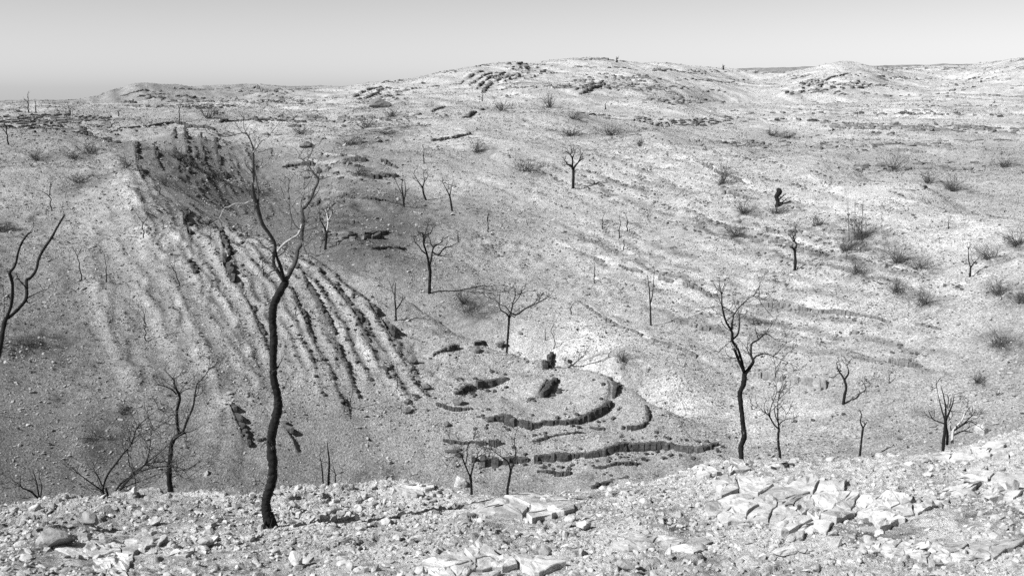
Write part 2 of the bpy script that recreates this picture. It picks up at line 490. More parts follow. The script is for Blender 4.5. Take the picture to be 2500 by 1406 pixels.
LEDGES = []
def ledge(px_pts, hp, how, label=None, group=None, back=2.2, pale=0.0, blocks=True, rmin=30.0, mat='ledge'):
    """a bed of rock that stands proud: step in the ground along a line, faced with blocks"""
    L, length = poly_world(px_pts, 0.25, rmin)
    rm = np.hypot(L[:, 0], L[:, 1]).mean()
    h = hp / F * rm
    sg = downhill_sign(L, how)
    sub, d, side, al = near_line(L, max(back * 2.5, 3 * h))
    s = d * side * sg                       # positive on the low side
    taper = np.clip(np.minimum(al, 1 - al) * 7, 0, 1)
    var = 0.75 + 0.45 * vnoise(al * length / 2.2, np.zeros_like(al) + len(LEDGES), 31)
    s = s + .3 * h + .08
    up = np.where(s < 0, np.exp(s / back), np.clip(1 - s / 0.22, 0, 1))
    Z[sub] += h * taper * var * (0.72 * up - 0.30 * np.where(s > 0, np.exp(-s / (1.6 * h + .3)), 0))
    if pale:
        TONE[sub] *= 1 + pale * np.where(s < 0, np.exp(s / 0.9), 0) * taper
    LEDGES.append(dict(L=L, len=length, h=h, sg=sg, label=label, group=group, blocks=blocks, hp=hp, mat=mat, how=how, al0=len(LEDGES)))

def rib(px_pts, hp, wide, tone):
    """a low band of rubble running down the slope"""
    L, length = poly_world(px_pts, 0.3, 30.0)
    rm = np.hypot(L[:, 0], L[:, 1]).mean()
    h = hp / F * rm
    sub, d, side, al = near_line(L, wide * 3)
    taper = np.clip(np.minimum(al, 1 - al) * 5, 0, 1)
    wv = wide * (1 + .5 * vnoise(al * length / 2.5, np.zeros_like(al) + hp, 33))
    e = np.exp(-(d / wv) ** 2) * taper
    brk = np.clip(.75 + .8 * vnoise(X[sub] / 1.2, Y[sub] / 1.2, 34), 0, 1.4)
    Z[sub] += h * e
    TONE[sub] *= 1 + tone * e * brk

def patch(px, py, rad, tone, squash=0.45, rmin=30.0):
    p, r = hit(px, py, rmin)
    rw = rad / F * r
    dx, dy = X - p[0], Y - p[1]
    e = np.exp(-((dx / rw) ** 2 + (dy / (rw / squash * 0.9)) ** 2))
    TONE[...] *= 1 + tone * e * np.clip(.8 + .9 * vnoise(X / (rw * .35), Y / (rw * .35), 41), 0, 1.6)

# pale bands of broken rock on the left spur
rib([(290, 390), (320, 470), (352, 540), (372, 620), (380, 700)], 8, 1.1, .55)
rib([(395, 540), (410, 600), (425, 690)], 6, .7, .35)
rib([(480, 830), (505, 900), (545, 985), (585, 1060)], 8, .8, .45)
rib([(430, 690), (470, 800), (500, 880)], 5, .6, .3)
rib([(520, 690), (570, 770), (610, 860), (640, 960)], 5, .6, .3)
rib([(690, 720), (740, 800), (770, 870), (800, 960)], 4, .5, .25)
rib([(850, 800), (900, 890), (935, 980)], 4, .5, .3)
rib([(840, 640), (920, 690), (1000, 745), (1100, 800)], 4, .6, .3)
rib([(240, 690), (290, 790), (310, 850)], 3, .5, .25)
# pale bands on the right-hand slope
rib([(2130, 470), (2250, 500), (2400, 550), (2500, 590)], 3, .9, .35)
rib([(1880, 395), (1960, 420), (2080, 475)], 3, .9, .3)
rib([(1560, 330), (1650, 370), (1780, 430), (1900, 490)], 3, .9, .28)
rib([(1300, 560), (1400, 610), (1500, 640), (1650, 690)], 3, .9, .28)
rib([(1560, 640), (1700, 690), (1850, 730), (2100, 760)], 3, .8, .22)
rib([(2000, 590), (2150, 640), (2300, 700), (2490, 790)], 3, .9, .22)
rib([(1420, 640), (1500, 730), (1560, 790)], 3, .8, .2)
patch(1450, 840, 90, .35); patch(1400, 800, 50, .25); patch(640, 300, 90, .2); patch(1650, 980, 80, .3); patch(1800, 1040, 60, .3)

# ---- long beds fanning down the spur and along the slopes: low steps with a darker broken edge
BEDS = []
def resample(pp, n=14):
    pp = np.array(pp, float); sl = np.concatenate([[0], np.cumsum(np.hypot(*np.diff(pp, axis=0).T))])
    q = np.linspace(0, sl[-1], n)
    return np.stack([np.interp(q, sl, pp[:, 0]), np.interp(q, sl, pp[:, 1])], 1)
def stratum(px_pts, hp, how, dark, pale, seed, rmin=30.0, wide=1.0, cont=.6, blk=1.0):
    L, length = poly_world([tuple(p) for p in px_pts], 0.35, rmin)
    if length < 2 or length > 400: return
    rm = np.hypot(L[:, 0], L[:, 1]).mean()
    h = hp / F * rm
    sg = downhill_sign(L, how)
    sub, d, side, al = near_line(L, 3.2 * wide)
    m = d < 3.0 * wide
    s = d * side * sg + .35 * wide * vnoise(al * length / 1.7, np.zeros_like(al) + seed, 35)
    brk = np.clip(cont + .8 * vnoise(al * length / (3.2 * wide), np.zeros_like(al) + seed * 1.7, 36), 0, 1) * np.clip(np.minimum(al, 1 - al) * 8, 0, 1)
    up = np.where(s < 0, np.exp(s / (.8 * wide)), np.clip(1 - s / (.25 * wide), 0, 1))
    Z[sub] += np.where(m, h * brk * up, 0)
    TONE[sub] *= 1 + np.where(m, pale * (.35 + brk) * np.exp(-((s + .55 * wide) / (.45 * wide)) ** 2) - dark * brk * np.exp(-((s - .22 * wide) / (.3 * wide)) ** 2), 0)
    BEDS.append((L, h, seed, sg, wide, length, cont, blk))
def family(A_, B_, n, hp, how, dark, pale, seed, rmin=30.0, wide=1.0, jit=.25, ends=(.35, .55), cont=.6, blk=1.0):
    r_ = random.Random(seed)
    A_, B_ = resample(A_), resample(B_)
    for k in range(n):
        t = (k + .5 + r_.uniform(-jit, jit)) / n
        a, b = sorted((r_.uniform(0, ends[0]), r_.uniform(ends[1], 1.0)))
        P_ = A_ * (1 - t) + B_ * t
        i0, i1 = int(a * 13), max(int(b * 13), int(a * 13) + 4)
        stratum(P_[i0:i1 + 1], hp * r_.uniform(.45, 1.45), how, dark * r_.uniform(.5, 1.25), pale * r_.uniform(.2, 1.6), seed * 10 + k, rmin, wide, cont, blk)
FA = [(285, 380), (318, 470), (352, 545), (378, 640), (420, 760), (480, 860), (540, 980), (600, 1090)]
FB = [(470, 500), (560, 570), (640, 600), (730, 680), (780, 770), (820, 860), (855, 950), (880, 1030)]
FC = [(640, 575), (760, 625), (860, 690), (950, 790), (1010, 880), (1060, 960), (1120, 1010), (1200, 1040)]
family(FA, FB, 11, 3.6, 'r', .55, .24, 3, jit=.6, ends=(.15, .85), cont=.72, blk=.8, wide=.75)
family(FB, FC, 9, 4.0, 'r', .55, .2, 4, jit=.6, ends=(.15, .85), cont=.75, blk=.9, wide=.75)
family([(150, 480), (200, 640), (260, 800), (330, 960), (400, 1120)], FA, 8, 2.4, 'r', .3, .22, 5, jit=.45, cont=.6, blk=.5)
family([(400, 305), (425, 400), (470, 480), (560, 560)], [(600, 330), (640, 400), (680, 480), (730, 570)], 13, 3.8, 'r', .6, .1, 6, jit=.4, cont=.6, blk=.9, wide=.8)
family([(1230, 300), (1420, 350), (1620, 430), (1850, 520), (2100, 590), (2500, 700)], [(1230, 620), (1400, 690), (1600, 790), (1800, 850), (2050, 890), (2500, 960)], 14, 3.2, 'c', .62, .10, 7, wide=.95, cont=.85, blk=1.5, ends=(.25, .75), jit=.4)
family([(1250, 270), (1500, 318), (1720, 360), (2000, 420), (2300, 500), (2500, 560)], [(1230, 400), (1420, 450), (1620, 530), (1850, 610), (2100, 660), (2500, 760)], 9, 3.0, 'c', .52, .12, 8, wide=.95, cont=.8, blk=1.2, ends=(.25, .75), jit=.4)
family([(1700, 940), (1850, 990), (2100, 1010), (2450, 1000)], [(1800, 1060), (1950, 1080), (2150, 1080), (2300, 1060)], 4, 4, 'c', .35, .2, 9)
family([(690, 370), (800, 372), (960, 385)], [(760, 600), (880, 610), (1000, 610)], 13, 8, 'c', .6, .9, 10)
family([(560, 290), (760, 300), (980, 290), (1150, 275)], [(680, 360), (820, 360), (980, 350), (1180, 330)], 6, 5, 'c', .45, .25, 11, wide=1.4)
family([(0, 300), (150, 300), (300, 305), (420, 295)], [(0, 345), (120, 350), (220, 365), (300, 390)], 5, 5, 'c', .45, .2, 12, wide=1.2)
family([(1100, 200), (1150, 175), (1250, 160), (1350, 155)], [(1230, 260), (1230, 225), (1300, 190), (1420, 172)], 9, 4, 'c', .55, .2, 13, 150.0, 2.6)
family([(1420, 170), (1520, 180), (1600, 200), (1680, 235)], [(1330, 215), (1420, 215), (1540, 235), (1640, 262)], 9, 4, 'c', .55, .2, 14, 150.0, 2.6)
family([(1900, 200), (2000, 172), (2080, 162), (2170, 180), (2250, 205)], [(1900, 240), (2000, 225), (2080, 222), (2150, 225), (2230, 232)], 7, 4, 'c', .5, .2, 15, 150.0, 2.6)
family([(2280, 205), (2380, 180), (2500, 160)], [(2280, 235), (2400, 225), (2500, 220)], 5, 4, 'c', .5, .2, 16, 150.0, 2.6)
family([(1750, 262), (2000, 258), (2250, 255), (2500, 252)], [(1850, 345), (2050, 365), (2300, 400), (2500, 430)], 13, 4, 'c', .5, .25, 17, 150.0, 1.8)
family([(280, 245), (340, 226), (420, 226), (520, 240)], [(280, 262), (340, 250), (430, 250), (540, 256)], 6, 4, 'c', .6, .1, 18, 150.0, 2.6)
family([(560, 235), (630, 216), (700, 225), (780, 235)], [(560, 252), (640, 240), (720, 245), (800, 250)], 5, 4, 'c', .6, .1, 19, 150.0, 2.6)
family([(850, 240), (900, 225), (980, 208), (1080, 195)], [(850, 275), (920, 262), (1000, 250), (1100, 240)], 7, 5, 'c', .55, .2, 20, 150.0, 2.2)
family([(0, 258), (150, 256), (280, 258)], [(0, 292), (150, 284), (300, 290)], 6, 3, 'c', .5, .1, 23, 150.0, 1.8)

G1 = 'rock ledges curving round the nose of the spur'
ledge([(1085, 1108), (1165, 1120), (1240, 1127), (1320, 1127), (1400, 1122), (1470, 1115), (1530, 1098), (1570, 1090), (1640, 1097), (1700, 1103), (1732, 1100), (1742, 1083)], 19, 'c', 'longest and lowest dark rock ledge curving round the foot of the nose', G1)
ledge([(1160, 1022), (1205, 1030), (1245, 1024), (1290, 1040), (1350, 1040), (1400, 1035), (1440, 1022), (1470, 1008), (1490, 982), (1496, 950), (1482, 922)], 18, 'cr', 'dark hook-shaped rock ledge bending up at its right end', G1)
ledge([(1010, 962), (1060, 986), (1110, 1002), (1185, 1000)], 9, 'c', 'faint ledge sweeping under the left end of the stepped ledge', G1)
ledge([(1000, 1042), (1080, 1075), (1180, 1086), (1290, 1080)], 9, 'c', 'faint long ledge left of the two largest ledges', G1)
ledge([(1050, 872), (1110, 852), (1180, 846), (1232, 848)], 10, 'c', 'broken dark ledge left of the forked tree foot on the nose', G1)
ledge([(1108, 960), (1150, 950), (1185, 938), (1238, 932)], 19, 'c', 'black stepped ledge below the forked tree on the nose', G1)
ledge([(1292, 978), (1322, 970), (1340, 945), (1350, 928)], 21, 'cr', 'black jagged ledge right of the stepped ledge', G1)
ledge([(1332, 912), (1345, 890), (1350, 868)], 19, 'cr', 'small black ledge below the bare pole on the nose', G1)
ledge([(1440, 1044), (1500, 1050), (1560, 1045), (1585, 1025), (1576, 990)], 10, 'cr', 'thin ledge just outside the hook-shaped ledge', G1)
ledge([(1300, 1076), (1380, 1068), (1430, 1060)], 9, 'c', 'faint broken ledge between the two largest ledges', G1)
ledge([(1310, 1160), (1400, 1155), (1480, 1145), (1560, 1130)], 12, 'c', 'low broken ledge under the longest ledge', G1)
ledge([(1440, 1192), (1490, 1180), (1535, 1170)], 13, 'c', 'lowest scrap of ledge just above the foreground ridge', G1)
G2 = 'upright rock ribs running down the left spur'
ledge([(538, 560), (550, 600), (556, 640), (562, 685)], 17, 'r', 'thickest black rock rib left of the tall tree', G2, back=1.0)
ledge([(452, 520), (464, 570), (475, 620), (470, 660)], 13, 'r', 'dark rock rib beside the pale band on the spur', G2, back=.8)
ledge([(335, 350), (338, 400), (350, 436), (400, 482), (450, 515), (520, 555)], 10, 'r', 'long dark rib along the crest of the left spur', G2, back=.8)
ledge([(705, 690), (735, 760), (765, 830), (790, 880)], 9, 'r', 'rib just right of the tall trunk', G2, back=.7)
ledge([(735, 660), (790, 760), (830, 850), (862, 930), (870, 965)], 11, 'r', 'longest thin dark rib right of the tall trunk', G2, back=.7)
ledge([(820, 680), (850, 740), (890, 805), (920, 865), (942, 930)], 11, 'r', 'dark rib below the small pale-topped tree', G2, back=.7)
ledge([(880, 712), (920, 765), (960, 822)], 14, 'r', 'short thick rib left of the leaning sapling on the spur', G2, back=.8)
ledge([(588, 690), (612, 745), (650, 830)], 8, 'r', 'faint rib left of the tall trunk at mid height', G2, back=.6)
ledge([(565, 985), (590, 1045), (606, 1090)], 18, 'r', 'rib end left of the lower tall trunk', G2, back=.9)
ledge([(690, 1030), (715, 1065), (737, 1110)], 14, 'r', 'lumpy rib right of the lower tall trunk', G2, back=.8)
ledge([(800, 900), (835, 975), (850, 1020)], 6, 'r', 'faint lowest rib above the paired poles', G2, back=.6)
G3 = 'black rock ribs on the shaded flank at the head of the spur'
ledge([(425, 308), (428, 350), (440, 420)], 6, 'r', 'leftmost black rib on the shaded flank', G3, back=.9)
ledge([(452, 310), (456, 355), (472, 430)], 6.5, 'r', 'second black rib from left on the shaded flank', G3, back=.9)
ledge([(490, 322), (496, 365), (518, 435)], 6.5, 'r', 'third black rib from left on the shaded flank', G3, back=.9)
ledge([(525, 335), (530, 370), (556, 440)], 6, 'r', 'rightmost black rib on the shaded flank', G3, back=.9)
ledge([(375, 350), (385, 390), (410, 430)], 6, 'r', 'black rib between the spur crest and the shaded flank', G3, back=.8)
G4 = 'rock ledges in the head of the gully'
ledge([(690, 408), (735, 402), (780, 398)], 10, 'c', 'dark ledge highest left in the gully head', G4)
ledge([(800, 386), (880, 394), (940, 399), (962, 410)], 11, 'c', 'long notched ledge across the gully head', G4)
ledge([(905, 432), (940, 436), (970, 432)], 11, 'c', 'short black ledge below the notched ledge', G4)
ledge([(790, 488), (870, 488), (940, 492), (985, 500)], 9, 'c', 'ledge at the rim of the dark hollow', G4)
ledge([(835, 584), (880, 578), (945, 566)], 11, 'c', 'ledge deep in the dark hollow', G4)
ledge([(850, 612), (920, 608), (990, 606)], 7, 'c', 'lowest ledge in the dark hollow', G4)
ledge([(700, 355), (740, 352), (765, 358)], 9, 'c', 'short dark ledge above the gully head', G4)
G5 = 'thin ledges crossing the pale right-hand slope'
ledge([(1165, 575), (1198, 602), (1226, 630)], 9, 'c', 'short grey ledge left on the pale slope', G5)
ledge([(1420, 622), (1460, 636), (1520, 652), (1600, 678), (1700, 708), (1735, 722)], 8, 'c', 'grey ledge slanting across the middle of the pale slope', G5)
ledge([(1410, 732), (1480, 782), (1560, 818), (1650, 852), (1750, 892), (1800, 908)], 10, 'c', 'long grey ledge slanting behind the right-hand tree', G5)
ledge([(1830, 914), (1900, 926), (1960, 938), (2050, 944), (2175, 948)], 17, 'c', 'thick grey ledge right of the right-hand tree', G5, mat='greyledge')
ledge([(1800, 742), (1860, 747), (1950, 757), (2050, 767), (2150, 782), (2250, 797), (2292, 803)], 9, 'c', 'nearly level grey ledge above the right-hand tree top', G5)
ledge([(1970, 810), (2040, 812), (2105, 818)], 8, 'c', 'broken ledge under the level grey ledge', G5)
ledge([(2030, 862), (2150, 878), (2250, 894)], 7, 'c', 'broken ledge above the twin-trunk thicket', G5)
ledge([(1700, 552), (1790, 557), (1892, 562)], 7, 'c', 'notched ledge high on the pale slope', G5)
ledge([(1720, 582), (1850, 592), (1955, 597)], 6, 'c', 'thin ledge below the high notched ledge', G5)
ledge([(1640, 782), (1700, 798), (1760, 812)], 9, 'c', 'short grey ledge left of the right-hand tree', G5)
ledge([(2180, 462), (2250, 470), (2320, 480)], 5, 'c', 'thin ledge along the right crest', G5)
ledge([(1700, 395), (1760, 425), (1820, 450)], 7, 'c', 'ledge above the two-stemmed shrub on the slope', G5)
ledge([(1760, 470), (1800, 480), (1850, 488)], 8, 'c', 'ledge beside the black twisted stump', G5)
G6 = 'ledges along the crest of the left spur'
ledge([(0, 314), (80, 314), (150, 318), (220, 328), (290, 350)], 9, 'c', 'long dark ledge along the left skyline crest', G6)
ledge([(270, 322), (340, 312), (420, 302), (520, 318)], 8, 'c', 'dark ledge behind the shaded flank', G6)
ledge([(530, 300), (580, 296), (640, 300)], 8, 'c', 'pale rounded ledge behind the tall tree top', G6, pale=.3)
G7 = 'outcropping beds on the far hills'
for pp, hp, lb in (([(1128, 205), (1148, 188), (1180, 173)], 5, 'first curved bed on the left face of the highest far hill'),
                   ([(1146, 212), (1168, 192), (1215, 174)], 5, 'second curved bed on the left face of the highest far hill'),
                   ([(1164, 220), (1182, 200), (1240, 177)], 6, 'third curved bed on the left face of the highest far hill'),
                   ([(1178, 228), (1196, 206), (1262, 182)], 6, 'fourth curved bed on the left face of the highest far hill'),
                   ([(1415, 232), (1445, 218), (1476, 206)], 9, 'thick dark bed on the right face of the highest far hill'),
                   ([(1400, 226), (1440, 208), (1472, 198)], 6, 'thin dark bed above the thick bed on the far hill'),
                   ([(1560, 215), (1620, 220), (1670, 240)], 5, 'bed slanting down the right foot of the highest far hill'),
                   ([(862, 240), (890, 224), (932, 212)], 7, 'slanting dark bed on the low hill left of the highest'),
                   ([(890, 238), (925, 222), (960, 205)], 5, 'second slanting bed on the low hill left of the highest'),
                   ([(930, 204), (980, 198)], 4, 'short bed at the skyline left of the highest hill'),
                   ([(1990, 205), (2060, 184), (2120, 186), (2180, 200)], 5, 'arched bed near the top of the round right-hand hill'),
                   ([(1970, 230), (2060, 210), (2130, 215)], 5, 'arched bed low on the round right-hand hill'),
                   ([(2180, 366), (2250, 372), (2345, 380)], 10, 'black ledge across the far side of the right-hand valley'),
                   ([(2130, 310), (2230, 308), (2330, 310), (2430, 312)], 5, 'long thin bed across the right-hand valley'),
                   ([(2250, 345), (2380, 346), (2490, 342)], 4, 'pale thin bed above the black ledge in the right-hand valley'),
                   ([(1010, 285), (1060, 272), (1085, 262)], 8, 'bed low on the saddle below the highest hill'),
                   ([(1130, 290), (1160, 275), (1180, 268)], 8, 'short bed near the top of the pale slope'),
                   ([(1040, 345), (1110, 338), (1160, 322)], 8, 'slanting bed above the gully head'),
                   ([(290, 235), (340, 224), (395, 221)], 5, 'dark bed on the crest of the left far hill'),
                   ([(580, 226), (625, 214), (680, 224)], 6, 'dark bed on the dark-capped far hill')):
    ledge(pp, hp, 'c', lb, G7, back=3.0, blocks=False, rmin=120.0, mat='darkrock')

# ---- fine relief
rough = np.clip(.55 + .75 * vnoise(X / 6, Y / 6, 51), .2, 1.3)
Z += mid * (1 - .3 * far) * rough * (0.17 * vnoise(X / 1.7, Y / 1.7, 52) + 0.10 * vnoise(X / .8, Y / .8, 53) + .06 * vnoise(X / .37, Y / .37, 54))
fg = np.clip((26 - R) / 8, 0, 1)
Z += fg * (.10 * vnoise(X / 1.9, Y / 1.9, 61) + .055 * vnoise(X / .7, Y / .7, 62) + .022 * vnoise(X / .25, Y / .25, 63) + .012 * vnoise(X / .1, Y / .1, 64) + .006 * vnoise(X / .045, Y / .045, 65))
def plates(x, y, size, seed):
    """broken plates: a height for each plate and the width of the crack beside it"""
    gx, gy = x / size, y / (size * .8)
    gx, gy = gx + .35 * vnoise(gx * 1.7, gy * 1.7, seed + 3), gy + .35 * vnoise(gx * 1.7, gy * 1.7, seed + 4)
    ix, iy = np.floor(gx).astype(np.int64), np.floor(gy).astype(np.int64)
    f1 = np.full(x.shape, 9.0); f2 = np.full(x.shape, 9.0); hh = np.zeros(x.shape); tl = np.zeros(x.shape)
    for a in (-1, 0, 1):
        for b in (-1, 0, 1):
            cx, cy = ix + a, iy + b
            dx, dy = cx + hash2(cx, cy, seed) - gx, cy + hash2(cx, cy, seed + 1) - gy
            d = np.hypot(dx, dy); m = d < f1
            f2 = np.where(m, f1, np.minimum(f2, d)); f1 = np.where(m, d, f1)
            hv = hash2(cx, cy, seed + 2)
            hh = np.where(m, hv + (hash2(cx, cy, seed + 5) - .5) * dx + (hash2(cx, cy, seed + 6) - .5) * dy, hh)
    return hh, f2 - f1
k0, k1 = int(ridx(7.5)), int(ridx(19.0))
sl = slice(k0, k1)
pm = np.clip(.55 + 1.1 * vnoise(X[sl] / 1.5, Y[sl] / 1.5, 71), 0, 1) * fg[sl]
h1, c1 = plates(X[sl], Y[sl], .30, 300); h2, c2 = plates(X[sl], Y[sl], .12, 320)
Z[sl] += pm * (.05 * h1 + .022 * h2 - .04 * np.clip(1 - c1 / .13, 0, 1) - .016 * np.clip(1 - c2 / .2, 0, 1))
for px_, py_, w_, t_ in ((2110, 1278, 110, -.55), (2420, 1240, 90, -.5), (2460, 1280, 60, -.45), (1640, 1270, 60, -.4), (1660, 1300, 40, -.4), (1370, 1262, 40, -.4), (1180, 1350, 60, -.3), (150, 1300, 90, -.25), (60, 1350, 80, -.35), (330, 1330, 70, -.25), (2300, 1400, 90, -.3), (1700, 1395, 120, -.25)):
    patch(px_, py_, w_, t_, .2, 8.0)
TONE *= 1 + fg * (.25 * vnoise(X / 1.1, Y / 1.1, 66) + .12 * vnoise(X / .2, Y / .2, 67))

# ------------------------------------------------------------------ burnt shrubs (pixel of the foot, height and spread in photograph pixels): the ground beside them is darkened for litter and painted stem shadow
SHRUBS = [
    (90, 392, 38, 70, 'wide thin burnt shrub nearest the left frame edge below the crest ledge'),
    (180, 388, 26, 50, 'small burnt shrub left of the pair under the crest ledge'),
    (218, 374, 40, 55, 'taller burnt shrub under the left crest ledge'),
    (192, 446, 30, 80, 'spreading burnt shrub alone on the upper left slope'),
    (305, 410, 34, 40, 'burnt shrub at the top of the pale rock band'),
    (12, 563, 22, 90, 'dark low burnt shrub cut by the left frame edge'),
    (60, 842, 30, 130, 'low tangle of fallen charred branches beside the left frame edge'),  # added bush in place of thin shadows from an unseen tree
    (432, 388, 34, 60, 'burnt shrub at the foot of the leftmost black ribs'),
    (530, 440, 36, 70, 'burnt shrub in the middle of the shaded flank'),
    (400, 452, 30, 55, 'burnt shrub low on the shaded flank beside the crest rib'),
    (470, 408, 30, 60, 'burnt shrub between the black ribs and the gully'),
    (620, 470, 28, 60, 'burnt shrub behind the left limb of the tall tree'),
    (512, 290, 40, 60, 'tall wispy burnt shrub on the skyline shelf behind the shaded flank'),
    (735, 328, 32, 44, 'upright thin burnt shrub right of the tall tree top'),
    (893, 312, 32, 60, 'burnt shrub below the black boulder'),
    (955, 285, 26, 46, 'burnt shrub right of the black boulder'),
    (855, 350, 16, 80, 'flat dark burnt shrub above the notched gully ledge'),
    (940, 328, 14, 90, 'flat burnt shrub on the slope under the black boulder'),
    (878, 428, 30, 56, 'burnt shrub on the dark ledges of the gully head'),
    (1222, 270, 30, 60, 'burnt shrub left on the saddle below the highest hill'),
    (1342, 264, 42, 50, 'upright burnt shrub on the saddle below the highest hill'),
    (1165, 372, 40, 52, 'leaning burnt shrub high on the left of the pale slope'),
    (1285, 418, 44, 80, 'dense round burnt shrub left of the lone forked tree'),
    (1395, 332, 26, 80, 'low dark burnt shrub near the crest, left of two'),
    (1490, 330, 34, 90, 'low dark burnt shrub near the crest, right of two'),
    (1402, 292, 20, 70, 'low dark burnt shrub highest on the pale crest'),
    (1560, 357, 26, 36, 'small upright burnt shrub near the crest'),
    (1762, 450, 62, 64, 'burnt shrub with one tall stem above the twisted stump'),
    (1815, 522, 40, 64, 'burnt shrub left below the twisted stump'),
    (1896, 520, 30, 64, 'burnt shrub directly under the twisted stump'),
    (1797, 578, 40, 50, 'small burnt shrub on the high notched ledge'),
    (1992, 552, 40, 60, 'burnt shrub left of the tallest shrub on the right slope'),
    (2100, 584, 78, 90, 'tallest and densest burnt shrub on the right slope with upright poles'),
    (2070, 612, 40, 90, 'burnt shrub spreading left below the tallest shrub'),
    (2090, 668, 34, 64, 'burnt shrub right of the shadow of the crooked tree'),
    (2190, 642, 56, 80, 'thin spreading burnt shrub right below the tallest shrub'),
    (2245, 656, 36, 60, 'faint burnt shrub right of the thin spreading one'),
    (2190, 714, 44, 50, 'fan-shaped burnt shrub, upper left of two near the right edge'),
    (2252, 745, 50, 74, 'fan-shaped burnt shrub, lower right of two near the right edge'),
    (2412, 634, 42, 76, 'dense burnt shrub beside the slim forked sapling'),
    (2438, 720, 52, 70, 'burnt shrub below the slim forked sapling'),
    (2484, 598, 48, 80, 'dense burnt shrub cut by the right frame edge'),
    (2492, 740, 44, 50, 'thin burnt shrub at the right frame edge'),
    (2436, 845, 50, 74, 'lowest fan-shaped burnt shrub near the right frame edge'),
    (2385, 935, 34, 30, 'tiny burnt shrub above the twin-trunk thicket'),
    (2180, 418, 46, 66, 'burnt shrub on the right crest, left of three'),
    (2268, 448, 40, 50, 'thin burnt shrub on the right crest, middle of three'),
    (2325, 466, 46, 66, 'dense burnt shrub on the right crest, right of three'),
    (1885, 332, 22, 44, 'small burnt shrub behind the crest in the right valley, left of two'),
    (1922, 338, 20, 36, 'small burnt shrub behind the crest in the right valley, right of two'),
    (2455, 408, 24, 70, 'dark low burnt shrub in the right valley near the frame edge'),
    (1150, 762, 50, 110, 'wide burnt thicket in the gully between the two large nose trees'),
    (1132, 742, 46, 50, 'pale-stemmed burnt shrub in the gully behind the wide thicket'),
    (1520, 882, 40, 60, 'faint thin burnt shrub on the pale rubble'),
    (2085, 680, 1, 1, None),
    (1850, 790, 20, 70, 'dark burnt shrub right of the right-hand tree crown'),
    (300, 1008, 30, 40, 'small burnt shrub low on the left slope'),
    (235, 1070, 26, 90, 'dark burnt patch of shrub low on the left slope'),
    (945, 1172, 42, 40, 'burnt shrub at the edge of the foreground ridge, left of the forked pair'),
    (880, 1172, 40, 40, 'faint burnt shrub at the ridge edge beside the paired poles'),
    (1680, 1135, 50, 44, 'thin burnt shrub left of the right-hand trunk foot'),
    (1430, 1168, 36, 34, 'small burnt shrub above the centre of the foreground ridge'),
    (1600, 1165, 40, 26, 'thin burnt shrub right of the centre above the foreground ridge'),
]
SHRUBS = [s for s in SHRUBS if s[4]]
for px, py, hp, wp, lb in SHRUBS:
    patch(px + wp * .25, py - 4, wp * .6, -.5)  # smudge shifted right: burnt litter plus stem shadow painted into the tone
for px, py, w in ((2430, 800, 60), (2100, 1010, 90), (2250, 1040, 90), (1300, 1190, 50), (1480, 1060, 40), (1010, 560, 60), (1160, 480, 40)):
    patch(px, py, w, -.22)

TONE = np.clip(TONE, .05, .78)

# ------------------------------------------------------------------ the ground: one sheet to the horizon
idx = np.arange(NR * NC).reshape(NR, NC)
quads = np.stack([idx[:-1, :-1], idx[:-1, 1:], idx[1:, 1:], idx[1:, :-1]], -1).reshape(-1, 4)
gme = mesh_np('ground', np.stack([X, Y, Z], -1).reshape(-1, 3), quads, True)
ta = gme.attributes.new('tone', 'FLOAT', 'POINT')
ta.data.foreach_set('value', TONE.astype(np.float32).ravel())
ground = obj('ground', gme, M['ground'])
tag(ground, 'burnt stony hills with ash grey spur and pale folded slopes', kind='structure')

# ------------------------------------------------------------------ small meshes shared by many pieces
def hull_mesh(name, seed, squash=(1, 1, 1), n=14, box=0.0):
    r = random.Random(seed)
    bm = bmesh.new()
    for _ in range(n):
        v = np.array([r.gauss(0, 1) for _ in range(3)])
        v /= np.linalg.norm(v)
        if box: v = v / (np.abs(v).max() ** box)
        v *= r.uniform(.8, 1.05)
        bm.verts.new(v * np.array(squash))
    res = bmesh.ops.convex_hull(bm, input=bm.verts)
    bmesh.ops.delete(bm, geom=[g for g in res['geom_interior'] if isinstance(g, bmesh.types.BMVert)], context='VERTS')
    me = bpy.data.meshes.new(name)
    bm.to_mesh(me); bm.free()
    return me

def mesh_arrays(me):
    v = np.empty(len(me.vertices) * 3); me.vertices.foreach_get('co', v)
    me.calc_loop_triangles()
    f = np.empty(len(me.loop_triangles) * 3, dtype=np.int32); me.loop_triangles.foreach_get('vertices', f)
    return v.reshape(-1, 3), f.reshape(-1, 3)

